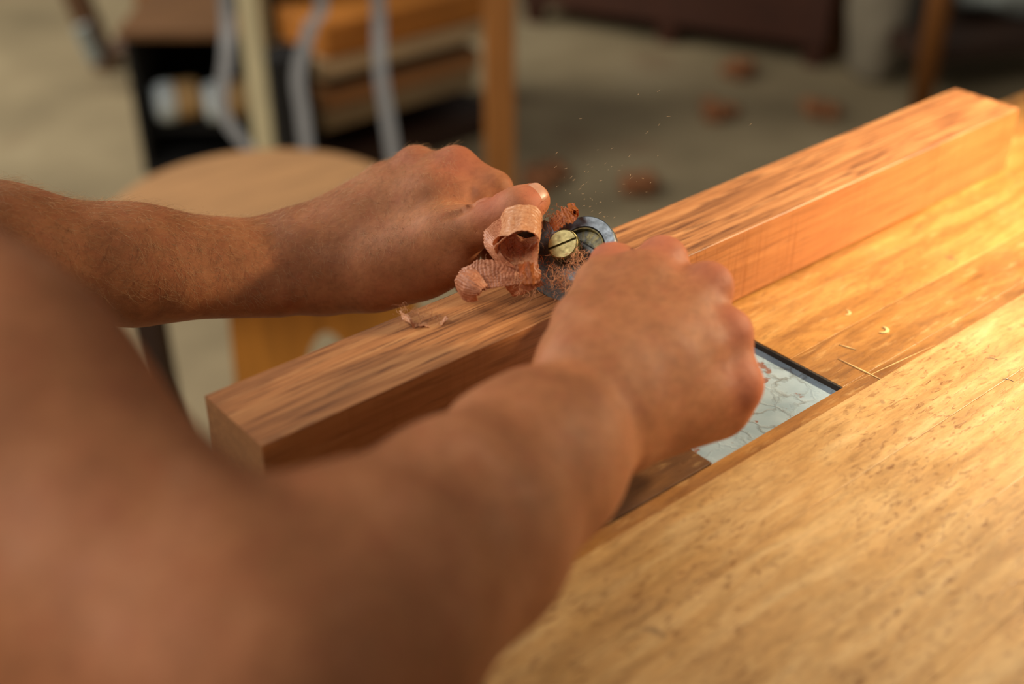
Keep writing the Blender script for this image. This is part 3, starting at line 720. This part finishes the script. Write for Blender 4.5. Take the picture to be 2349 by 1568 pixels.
# ------------------------------------------------------------------ shavings
def ribbon(name, A, B, mat, label, n=90, m=22, amp=0.0003, fu=26, fv=9, seed=1, rag=0.0012, cat='shaving', curlz=0.0):
    A = catmull([K(*p) for p in A], n); B = catmull([K(*p) for p in B], n); rng = random.Random(seed); vs = []; fs = []
    for i in range(n):
        u = i/(n-1); wdir = B[i]-A[i]; tdir = A[min(i+1, n-1)]-A[max(i-1, 0)]
        nn = np.cross(wdir, tdir); nn /= np.linalg.norm(nn)+1e-9
        ra = rag*(1.4*mnoise.noise(Vector((u*fu*0.3, seed, 0)))+0.9*mnoise.noise(Vector((u*fu*1.6, seed, 1)))); rb = rag*(1.4*mnoise.noise(Vector((u*fu*0.3, seed, 7)))+0.9*mnoise.noise(Vector((u*fu*1.6, seed, 8))))
        wl = np.linalg.norm(wdir)+1e-9
        for j in range(m):
            v = j/(m-1); q = A[i]+wdir*v + wdir/wl*(ra*(1-v)+rb*v)
            vv = v*fv+0.5*mnoise.noise(Vector((u*5, v*2, seed+3))); ci = math.floor(vv); fr = vv-ci
            ph = u*fu+0.37*math.sin(ci*12.9+seed)+0.9*mnoise.noise(Vector((u*6, v*3, seed)))
            dd = amp*(0.75*abs(math.sin(math.pi*ph))*(4*fr*(1-fr))**0.5 + 1.5*mnoise.noise(Vector((u*fu*0.25, v*fv*0.4, seed))))
            dd += curlz*math.sin(math.pi*v)
            vs.append(k2w(q+nn*dd))
    for i in range(n-1):
        for j in range(m-1): k_ = i*m+j; fs.append((k_, k_+1, k_+m+1, k_+m))
    o = MB().add(vs, fs).build(name, M[mat], smooth=True)
    q = o.modifiers.new('s', 'SOLIDIFY'); q.thickness = 0.00025
    return tag(o, label, cat)
def curl(name, O, E, r0, r1, turns, a0, mat, label, seed=1, n=130, m=26, amp=0.0003, flare=0.0, squ=1.0, lip=0.0, ruf=0.0012):
    O = K(*O); E = K(*E); ax = E-O; L = np.linalg.norm(ax); ax /= L; u = np.cross(ax, V(0, 1, 0)); u /= np.linalg.norm(u); w = np.cross(u, ax); vs = []; fs = []
    for i in range(n):
        t = i/(n-1); a = a0+t*turns*2*math.pi
        for j in range(m):
            v = j/(m-1); r = r0+(r1-r0)*t + flare*v
            r += ruf*mnoise.noise(Vector((math.cos(a)*1.9, math.sin(a)*1.9, v*2.0+seed+t*0.8))) + amp*(1.6*mnoise.noise(Vector((a*1.2, v*17, seed)))+0.7*mnoise.noise(Vector((a*3, v*34, seed)))) + lip*max(0, 0.3-v)**2*11*(1+0.6*math.sin(a*3+1))
            e = (0.0065*mnoise.noise(Vector((a*0.9, seed*3.1, 0)))+0.0016*mnoise.noise(Vector((a*7, seed*3.1, 2))))*(1-v) + 0.002*mnoise.noise(Vector((a*1.1, seed*3.1, 5)))*v
            vs.append(k2w(O+ax*(L*v+e)+r*(math.cos(a)*u+squ*math.sin(a)*w)))
    for i in range(n-1):
        for j in range(m-1): k_ = i*m+j; fs.append((k_, k_+1, k_+m+1, k_+m))
    o = MB().add(vs, fs).build(name, M[mat], smooth=True); q = o.modifiers.new('s', 'SOLIDIFY'); q.thickness = 0.0003
    return tag(o, label, 'shaving')
curl('shaving_curl', (1191, 574, 0.770), (1199, 506, 0.797), 0.0132, 0.0108, 1.55, 3.9, 'shave', 'large open curl of pale oak shaving in front of the thumb, beside the brass screw', 3, flare=0.0010, amp=0.0005, n=220, m=54, lip=0.0026, ruf=0.0024)
ribbon('shaving_ribbon', [(1150, 498, .795), (1114, 526, .788), (1112, 566, .782), (1142, 604, .778)], [(1178, 540, .782), (1150, 558, .774), (1152, 585, .770), (1180, 614, .770)], 'shave_red', 'crinkled brown shaving folded against the left side of the large curl', seed=2, fu=20)
ribbon('shaving_ribbon', [(1222, 616, .778), (1166, 606, .776), (1106, 594, .774), (1060, 618, .774), (1042, 646, .782)], [(1222, 648, .776), (1165, 655, .770), (1122, 664, .768), (1098, 674, .768), (1075, 692, .778)], 'shave_red', 'wide pleated shaving band running left from the blade toward the wrist', seed=3, n=200, m=66, amp=0.00062, fu=24, fv=11, curlz=0.0015)
ribbon('shaving_ribbon', [(1084, 612, .768), (1054, 630, .764), (1045, 656, .766), (1058, 682, .772)], [(1118, 655, .766), (1106, 664, .760), (1098, 676, .760), (1092, 690, .768)], 'shave_red', 'short pleated shaving end curling down at the left tip of the shavings', seed=4, amp=0.0005, fu=12, fv=9, curlz=0.002)
ribbon('shaving_flap', [(1188, 606, .774), (1214, 598, .770), (1242, 622, .773)], [(1194, 652, .771), (1222, 654, .768), (1240, 642, .772)], 'shave_amber', 'amber translucent flap of shaving under the large curl', seed=5, n=40, m=20, amp=0.0003, fu=5, fv=3)
ribbon('shaving_ribbon', [(1158, 656, .776), (1178, 644, .772), (1214, 642, .771), (1240, 640, .774)], [(1176, 680, .784), (1200, 674, .778), (1228, 662, .776), (1246, 654, .778)], 'shave_red', 'short shaving scrap lying on the timber right below the blade', seed=6, n=60, fu=14, fv=5, amp=0.0004)
ribbon('shaving_ribbon', [(1258, 508, .802), (1284, 480, .802), (1318, 466, .800)], [(1272, 532, .800), (1300, 512, .797), (1328, 494, .796)], 'shave_amber', 'orange shaving scrap standing above the brass screw', seed=7, n=60, fu=7, fv=4, amp=0.0006, rag=0.003)
curl('shaving_roll', (1320, 488, 0.792), (1308, 474, 0.806), 0.0026, 0.0012, 2.6, 0.5, 'shave_amber', 'tiny tight roll of orange shaving at the top right of the scraps', 8, n=70, m=12, amp=0.0001)
def tangle(name, centres, nf, mat, label, seed, L=(0.006, 0.014), r=0.00011, spread=0.004):
    rng = np.random.default_rng(seed); mb = MB()
    for q in range(nf):
        c = np.array(centres[rng.integers(len(centres))])+rng.normal(0, spread, 3); d = rng.normal(0, 1, 3); d /= np.linalg.norm(d); ln = rng.uniform(*L)
        b = rng.normal(0, 1, 3); pts = []; p = c.copy(); k_ = rng.normal(0, 3.5)
        for i in range(7):
            pts.append(p.copy()); p = p+d*ln/6; d = d+np.cross(b, d)*k_/6*0.8+rng.normal(0, .25, 3); d /= np.linalg.norm(d)
        rr = r*rng.uniform(0.5, 2.2); mb.tube([k2w(x) for x in pts], [rr*(1-0.12*i) for i in range(7)], 4, flat=0.4)
    o = mb.build(name, M[mat], smooth=True); return tag(o, label, 'wood fibres', kind='stuff')
tangle('fibre_tangle', [K(1290, 620, .776), K(1305, 640, .778), K(1275, 650, .782), K(1320, 605, .776), K(1300, 655, .782), K(1265, 635, .782), K(1330, 590, .778)], 330, 'shave', 'fuzzy tangle of shaving fibres below the brass screw against the thumb', 11, spread=0.0032)
tangle('fibre_tangle', [K(1205, 655, .772), K(1225, 662, .774), K(1190, 640, .768)], 60, 'shave', 'loose bright fibres hanging under the amber shaving flap', 12, spread=0.0025)
tangle('fibre_tangle', [K(1262, 490, .803), K(1270, 515, .802), K(1285, 500, .802), K(1258, 530, .80)], 90, 'shave_amber', 'orange fibres fraying between the large curl and the brass screw', 13, spread=0.003, L=(0.006, 0.012))
tangle('fibre_tangle', [K(1190, 575, .785), K(1205, 590, .788), K(1180, 560, .79), K(1250, 600, .79), K(1245, 640, .788)], 120, 'shave_amber', 'amber fibres added inside the large curl to darken its interior', 14, spread=0.0045)  # fibres added to make the inside of the curl darker
tangle('fibre_tangle', [K(1150, 545, .772), K(1165, 605, .770), K(1120, 612, .770), K(1060, 640, .765), K(1052, 668, .766), K(1230, 560, .772), K(1180, 600, .768), K(1215, 600, .768), K(1135, 525, .78)], 70, 'shave', 'loose frayed fibres along the torn edges of the crinkled shavings', 16, spread=0.0016, L=(0.004, 0.010), r=0.00009)
# small curl left lying further down the timber
def small_curl():
    root = None; c0 = atz(945, 735, BM); kk = w2k(c0)
    P = lambda dx, dy, dd: ((945+dx), (735+dy), kk[2]+dd)
    ribbon('shaving_scrap', [P(-30, -22, 0.0), P(-10, -12, -.006), P(6, 4, -.008), P(28, 0, -.004), P(60, 2, -.002), P(78, -14, -.001)],
           [P(-22, -2, -0.004), P(-4, 6, -.010), P(8, 16, -.008), P(30, 12, -.010), P(56, 14, -.006), P(84, -6, -.003)], 'shave', 'small frayed shaving scrap lying on the timber left of the hands', seed=9, n=70, m=10, fu=9, fv=2, amp=0.0011, rag=0.002)
    tangle('fibre_tangle', [w2k(c0)+V(-0.004, 0.005, -0.003), w2k(c0)+V(0.006, 0.004, -.003), w2k(c0)+V(0.016, 0.003, -0.001)], 80, 'shave', 'wisps of fibre around the small scrap on the timber', 15, spread=0.0028, L=(0.004, 0.010))
small_curl()
# sawdust flecks thrown into the air above the timber
rng = np.random.default_rng(21); mb = MB()
for i in range(85):
    u = rng.random(); px = 1265+rng.gamma(2.0, 55); py = 560-(px-1265)*0.55-rng.gamma(1.6, 45)+rng.normal(0, 30); d = rng.uniform(0.775, 0.85)
    c = at(px, py, d); a = rng.normal(0, 1, 3); a[2] *= 0.6; a = rt*rng.normal(0.9, .3)+up*rng.normal(0.5, 0.4); a /= np.linalg.norm(a); L = rng.uniform(0.0005, 0.0026); r = rng.uniform(0.00007, 0.0002)
    mb.tube([c-a*L/2, c, c+a*L/2], [r*0.6, r, r*0.4], 4)
tag(mb.build('sawdust', M['dust']), 'fine sawdust flecks flying in the air above the timber', 'sawdust', kind='stuff')

# ------------------------------------------------------------------ background: stool, lumber stand, straps, chest, table
def aty(px, py, Y):
    r = ray(px, py); return CAM+r*((Y-CAM[1])/r[1])
def wd(name, c, along='X', var=0.25):
    t, col, n1, iso, cc = wood(name, tuple(q*(1-var) for q in c[:3])+(1,), c, tuple(min(1, q*(1+var)) for q in c[:3])+(1,), 3, 40, along=along, blotch=0.3); return t.out(col, 0.6, t.bump(n1, 0.2, 0.001))
M['stool_seat'] = wd('stool_seat_wood', srgb(182, 134, 86)); M['stool_leg'] = wd('stool_amber_wood', srgb(196, 128, 44), 'Z')
sc = atz(596, 478, 0.50)
st = empty('stool', (sc[0], sc[1], 0), 'round wooden stool with a pale seat and arched amber side panels', 'stool')
MB().lathe([(0.215, -0.028), (0.232, -0.022), (0.238, -0.010), (0.234, -0.002), (0.224, 0.0)], 56, (sc[0], sc[1], 0.50)).build('seat', M['stool_seat'], st, smooth=False)
hr = V(fw[0], fw[1], 0); hr /= np.linalg.norm(hr)
def arch_panel(c, ux, wid, zt, th, rarch, zarch):
    n = 16; prof = [(-wid/2, 0.0), (-rarch, 0.0)]
    prof += [(-rarch*math.cos(math.pi*i/n), zarch*math.sin(math.pi*i/n)) for i in range(1, n)] + [(rarch, 0.0), (wid/2, 0.0), (wid/2*0.9, zt), (-wid/2*0.9, zt)]
    nn = np.cross(ux, V(0, 0, 1)); m = len(prof); vs = []
    for s in (-1, 1):
        for x, z in prof: vs.append(c+ux*x+V(0, 0, z)+nn*s*th/2)
    fs = [tuple(range(m)), tuple(reversed(range(m, 2*m)))]+[(i, (i+1) % m, m+(i+1) % m, m+i) for i in range(m)]
    return MB().add(vs, fs)
ux = rt*0.98+hr*0.12; ux[2] = 0; ux /= np.linalg.norm(ux); uy = np.cross(V(0, 0, 1), ux)
for s in (-1, 1): arch_panel(V(sc[0], sc[1], 0)+ux*0.09+uy*s*0.12, ux, 0.31, 0.472, 0.022, 0.065, 0.35).build('side_panel', M['stool_leg'], st)
M['dark_leg'] = plain('dark_stained_wood', srgb(46, 22, 10), 0.6, 0.2)
lg = V(sc[0], sc[1], 0)-ux*0.196
MB().tube([lg+V(0, 0, 0.472), lg+ux*0.004], [0.030, 0.027], 4).build('rear_leg', M['dark_leg'], st)

M['cream'] = wd('cream_post', srgb(212, 198, 156), 'Z', 0.1); M['post'] = wd('amber_post', srgb(176, 114, 52), 'Z')
M['b_orange'] = wd('lumber_orange', srgb(196, 122, 46)); M['b_pale'] = wd('lumber_pale', srgb(214, 182, 136)); M['b_brown'] = wd('lumber_brown', srgb(168, 114, 64)); M['b_grey'] = wd('lumber_grey', srgb(148, 124, 88)); M['b_dark'] = wd('lumber_dark', srgb(52, 30, 16))
M['cab_top'] = wd('cabinet_top_wood', srgb(112, 76, 42)); M['black'] = plain('black_lacquer', srgb(16, 13, 11), 0.8, 0.1); M['strap'] = plain('pale_webbing', srgb(128, 126, 122), 0.7, 0.05); M['navy'] = plain('navy_cloth', srgb(26, 34, 40), 0.8, 0.1)
rk = empty('lumber_rack', tuple(atz(880, 430, 0)), 'wooden lumber rack with a cream post and an amber post behind the stool', 'rack')
cp = atz(626, 425, 0); MB().box((cp[0], cp[1], 0.85), (0.055, 0.055, 1.7), Matrix.Rotation(0.7, 3, 'Z')).build('cream_post', M['cream'], rk, bevel=0.004)
pp = atz(1148, 470, 0); MB().box((pp[0], pp[1], 0.85), (0.075, 0.07, 1.7), Matrix.Rotation(0.86, 3, 'Z')).build('amber_post', M['post'], rk, bevel=0.004)
YB = 2.0
def lumber(pxl, pxr, ytop, ybot, mat, label, dep=0.22):
    a = aty(pxl, ytop, YB); b = aty(pxr, ytop-(pxr-pxl)*0.29, YB); c = aty(pxl, ybot, YB); zt = a[2]; zb = c[2]
    o = MB().box(((a[0]+b[0])/2, YB+dep/2, (zt+zb)/2), (b[0]-a[0], dep, zt-zb)).build('lumber_board', M[mat], bevel=0.003); return tag(o, label, 'board', 'boards stacked on the lumber rack')
lumber(745, 1120, 62, 140, 'b_orange', 'thick orange-brown board at the top of the stacked lumber')
lumber(735, 1110, 146, 188, 'b_pale', 'pale beige board below the orange board in the lumber stack')
lumber(760, 1090, 196, 206, 'b_dark', 'thin dark strip for the shaded gap in the middle of the lumber stack')  # gap between boards: its shade is drawn as a dark strip
lumber(745, 1100, 214, 256, 'b_brown', 'brown board under the dark gap strip in the lumber stack')
lumber(740, 1090, 260, 304, 'b_grey', 'greyish bottom board of the lumber stack', 0.26)
MB().box((1.32, YB+0.14, 0.03), (0.62, 0.3, 0.06)).build('rack_foot', M['b_dark'], rk)
for z_, m_ in ((0.62, 'b_dark'),):
    MB().box((1.35, YB+0.30, 0.55), (0.7, 0.03, 1.1)).build('back_board', M['b_dark'], rk)
# dark open cabinet with paper rolls
hrx = V(rt[0], rt[1], 0); f0 = atz(334, 402, 0); f1 = at(620, 392, w2k(f0)[2]); W1 = 0.305; dC = 0.40; cz = 0.36
cab = empty('dark_cabinet', tuple(f0), 'black open-fronted cabinet left of the lumber rack', 'cabinet')
R4 = np.array([hrx, hr, V(0, 0, 1)]).T
def cbox(u, w_, z_, su, sw, sz, name, mat, **kw): return MB().box(f0+hrx*u+hr*w_+V(0, 0, z_), (su, sw, sz), R4).build(name, M[mat], cab, **kw)
cbox(W1/2, dC, cz/2, W1, 0.02, cz, 'back_panel', 'black')
for u in (0.008, W1-0.008): cbox(u, dC/2, cz/2, 0.016, dC, cz, 'side_panel', 'black')
cbox(W1/2, dC/2, 0.012, W1-0.03, dC-0.01, 0.024, 'bottom_panel', 'black')
cbox(W1/2, dC/2, cz+0.012, W1+0.02, dC+0.02, 0.024, 'top_panel', 'cab_top', bevel=0.003)
cbox(W1/2, dC/2+0.02, 0.105, W1-0.034, dC-0.07, 0.014, 'shelf_board', 'black')
M['paper'] = plain('white_roll_end', srgb(206, 216, 216), 0.7, 0.05); M['kraft'] = plain('kraft_roll', srgb(186, 148, 96), 0.7, 0.08)
for i, (u, lb) in enumerate(((0.052, 'white-ended kraft paper roll at the left inside the black cabinet'), (0.180, 'white-ended kraft paper roll at the right inside the black cabinet'))):
    c = f0+hrx*u+hr*0.085+V(0, 0, 0.166); ax = hrx*0.93+hr*0.36
    ro = empty('paper_roll', tuple(c), lb, 'paper roll', 'paper rolls in the dark cabinet')
    MB().lathe([(0.046, 0), (0.05, 0.004), (0.05, 0.085), (0.046, 0.089)], 24, c, ax).build('roll_body', M['kraft'], ro, smooth=True)
    MB().lathe([(0.02, -0.026), (0.044, -0.022), (0.052, -0.004), (0.052, 0.026), (0.049, 0.027)], 24, c, ax).build('end_cap', M['paper'], ro, smooth=True)
# black tool bag
c = aty(696, 330, 1.93); t_ = aty(696, 195, 1.93)
c = atz(694, 436, 0); bg = MB().box((c[0], c[1], 0.185), (0.105, 0.10, 0.37), Matrix.Rotation(-0.7, 3, 'Z'), 0.8).build('tool_bag', M['black'], bevel=0.02, seg=3); tag(bg, 'upright black bag standing between the cream post and the lumber', 'bag')
# pale webbing straps hanging in front of the rack
TOPS = []
def strap(pts, wpx, label, mat='strap'):
    P = [at(*p) for p in pts]; hd_ = V(0, 0, 0); top = P[0].copy(); TOPS.append(V(top[0], top[1], 1.66)); P = [V(top[0], top[1], 1.66), V(top[0], top[1], (1.66+top[2])/2)]+P; C_ = catmull(P, 40); w = wpx/F_*pts[0][2]; vs = []; fs = []
    for p in C_: vs += [p-rt*w/2-hr*0.002, p+rt*w/2-hr*0.002, p+rt*w/2+hr*0.002, p-rt*w/2+hr*0.002]
    for i in range(39):
        for e in range(4): fs.append((i*4+e, i*4+(e+1) % 4, i*4+4+(e+1) % 4, i*4+4+e))
    fs += [(3, 2, 1, 0), (156, 157, 158, 159)]
    tag(MB().add(vs, fs).build('webbing_strap', M[mat]), label, 'strap', 'pale straps hanging at the lumber rack')
strap([(512, -40, 2.75), (520, 120, 2.75), (506, 230, 2.75), (530, 290, 2.75), (575, 345, 2.75)], 32, 'pale grey strap hanging in front of the black cabinet')
strap([(738, -40, 2.8), (712, 60, 2.8), (684, 165, 2.8), (694, 260, 2.8), (704, 345, 2.8)], 32, 'pale strap bending over the black bag beside the cream post')
strap([(866, -40, 2.8), (872, 150, 2.8), (886, 250, 2.8), (906, 380, 2.8)], 32, 'pale strap hanging across the stacked lumber boards')
e1 = TOPS[0]-(TOPS[2]-TOPS[0])*0.15; e2 = TOPS[2]+(TOPS[2]-TOPS[0])*0.15
MB().tube([e1, e2], 0.014, 10).build('strap_rail', M['post'], rk, smooth=True)
for a_, b_ in ((e1, cp), (e2, pp)): MB().tube([a_, V(b_[0], b_[1], 1.66)], 0.016, 6).build('bracket', M['post'], rk)
# trestle at the far left
M['trestle'] = wd('trestle_wood', srgb(92, 58, 26)); M['tape'] = plain('pale_tape', srgb(140, 146, 140), 0.7)
ft = atz(248, 158, 0); tr = empty('trestle', tuple(ft), 'brown wooden trestle with a slanting leg on the pale floor', 'trestle')
tp = at(140, -90, 3.75)
MB().tube([ft, tp], 0.042, 4).build('leg', M['trestle'], tr)
r0 = at(262, 112, 3.72); r1 = at(640, 92, 3.72)
MB().tube([r0, r1], 0.03, 4).build('rail', M['trestle'], tr)
MB().tube([at(186, 60, 3.64), at(224, 140, 3.70)], 0.026, 6).build('tape_wrap', M['tape'], tr)
f2 = atz(660, 150, 0); MB().tube([f2, at(590, -60, 3.75)], 0.032, 4).build('leg', M['trestle'], tr)
a_ = at(330, -30, 3.9); b_ = at(610, 62, 3.9); MB().box((a_+b_)/2, (0.42, 0.03, 0.14), Matrix.Rotation(-0.7, 3, 'Z')).build('panel', M['b_brown'], tr)
# dark chest on feet, upper right
M['chest'] = wd('dark_red_wood', srgb(66, 30, 10)); M['chest_shade'] = plain('chest_shade_tone', srgb(30, 14, 8), 0.8)
q0 = atz(1180, 60, 0); q1 = atz(1880, 172, 0); dx = q1-q0; LN = np.linalg.norm(dx); dx /= LN; dn = np.cross(V(0, 0, 1), dx); dn = dn if dn@hr > 0 else -dn
ch = empty('chest', tuple(q0), 'low dark red-brown wooden chest standing on short feet', 'chest'); RC3 = np.array([dx, dn, V(0, 0, 1)]).T
mid_ = (q0+q1)/2+dn*0.24
MB().box(mid_+V(0, 0, 0.325), (LN, 0.4, 0.51), RC3).build('body', M['chest'], ch, bevel=0.006)
MB().box(mid_+V(0, 0, 0.10), (LN*0.94, 0.34, 0.04), RC3).build('under_shade', M['chest_shade'], ch)  # dark block for the shadow beneath the chest, shade put into its colour
for u in (0.50, 0.04, 0.96):
    for w_ in (0.08, 0.40): p = q0+dx*LN*u+dn*w_; MB().box(p+V(0, 0, 0.05), (0.07, 0.07, 0.10), RC3, 0.75).build('foot', M['chest'], ch)
# grey sack and side table at the far right
M['sack'] = plain('grey_sackcloth', srgb(128, 118, 98), 0.9, 0.12, 12, bump=0.3); M['t_leg'] = wd('table_leg_wood', srgb(128, 76, 22), 'Z'); M['white_cloth'] = plain('white_cloth', srgb(176, 184, 176), 0.9, 0.12, 8)
tl = atz(2108, 262, 0); tt = empty('side_table', tuple(tl), 'wooden side table leg and dark shelf behind the end of the timber', 'table')
hz2 = rt*0.95+hr*0.3; hz2[2] = 0; hz2 /= np.linalg.norm(hz2); hn2 = np.cross(V(0, 0, 1), hz2)
MB().tube([tl, tl+V(0, 0, 0.72)], [0.030, 0.036], 12).build('leg', M['t_leg'], tt, smooth=True)
for p in (tl+hz2*0.75, tl+hn2*0.5, tl+hz2*0.75+hn2*0.5): MB().tube([p, p+V(0, 0, 0.72)], [0.030, 0.036], 12).build('leg', M['t_leg'], tt, smooth=True)
RT3 = np.array([hz2, hn2, V(0, 0, 1)]).T; cc = tl+hz2*0.375+hn2*0.25
MB().box(cc+V(0, 0, 0.735), (0.86, 0.6, 0.03), RT3).build('table_top', M['t_leg'], tt, bevel=0.003)
MB().box(cc+V(0, 0, 0.16)+hn2*0.02, (0.74, 0.48, 0.05), RT3).build('shelf', M['b_dark'], tt, bevel=0.003)
def lump(name, c, rx, ry, rz, mat, label, cat, seed, rot=0, power=1.0):
    vs = []; fs = []; nu, nv = 22, 32
    for i in range(nu+1):
        th = math.pi*i/nu
        for j in range(nv):
            ph = 2*math.pi*j/nv; p = V(math.sin(th)*math.cos(ph), math.sin(th)*math.sin(ph), math.cos(th))
            k_ = 1+0.16*mnoise.noise(Vector(p*2.2+seed))+0.07*mnoise.noise(Vector(p*6+seed))
            q = p*k_; q[2] = max(q[2], -0.82); x, y_, z_ = q*V(rx, ry, rz)
            vs.append(c+hz2*x+hn2*y_+V(0, 0, z_))
    for i in range(nu):
        for j in range(nv): fs.append((i*nv+j, i*nv+(j+1) % nv, (i+1)*nv+(j+1) % nv, (i+1)*nv+j))
    return tag(MB().add(vs, fs).build(name, M[mat], smooth=True), label, cat)
sk_ = atz(1985, 190, 0); lump('sack', sk_+V(0, 0, 0.235)+hr*0.05+hz2*0.03, 0.085, 0.11, 0.29, 'sack', 'slumped grey cloth sack on the floor beside the table leg', 'sack', 4)
lump('cloth_bundle', cc+V(0, 0, 0.295)+hn2*0.02+hz2*0.10, 0.24, 0.17, 0.13, 'white_cloth', 'white cloth bundle on the dark shelf of the side table', 'cloth', 9)
# shavings swept on the floor
M['floor_shave'] = plain('floor_shavings', srgb(152, 98, 58), 0.8, 0.3, 40)
def pile(px, py, r, seed):
    c = atz(px, py, 0); rg = random.Random(seed); mb = MB()
    for i in range(16):
        a = rg.uniform(0, 6.28); rr = r*math.sqrt(rg.random())*0.8; o = c+V(rr*math.cos(a), rr*math.sin(a), 0.006); b = rg.uniform(0, 6.28); w = V(math.cos(b), math.sin(b), 0)*0.02; R_ = rg.uniform(0.010, 0.022); v_ = V(-math.sin(b), math.cos(b), 0); vs = []; fs = []
        for k_ in range(9):
            t = -1.57+k_/8*4.6; p = o+v_*R_*math.cos(t)+V(0, 0, R_*(1+math.sin(t))-0.005); vs += [p-w, p+w]
        for k_ in range(8): fs.append((2*k_, 2*k_+1, 2*k_+3, 2*k_+2))
        mb.add(vs, fs)
    o = mb.build('floor_shaving_pile', M['floor_shave'], smooth=True); q = o.modifiers.new('s', 'SOLIDIFY'); q.thickness = 0.001
    return o
for i, (px, py, r, lb) in enumerate(((1695, 172, 0.05, 'brown heap of shavings on the floor below the chest'), (1638, 268, 0.06, 'brown heap of shavings in the middle of the bare floor'), (1468, 440, 0.04, 'dark heap of shavings on the floor above the timber'), (1245, 415, 0.08, 'large dark heap of shavings at the foot of the amber post'), (1880, 262, 0.05, 'brown heap of shavings on the floor toward the sack'))):
    tag(pile(px, py, r, 30+i), lb, 'shavings', 'shaving heaps on the floor')

# pieces that belong to a part hang below that part
for o in list(person.children):
    if o.name.split('.')[0] in ('nail', 'arm_hair', 'eye'): o.parent = body
ssc = {o.name.split('.')[0]: o for o in ss.children}
ssc['screw_shank'].parent = ssc['thumbscrew']; ssc['cap_ring'].parent = ssc['round_cap']
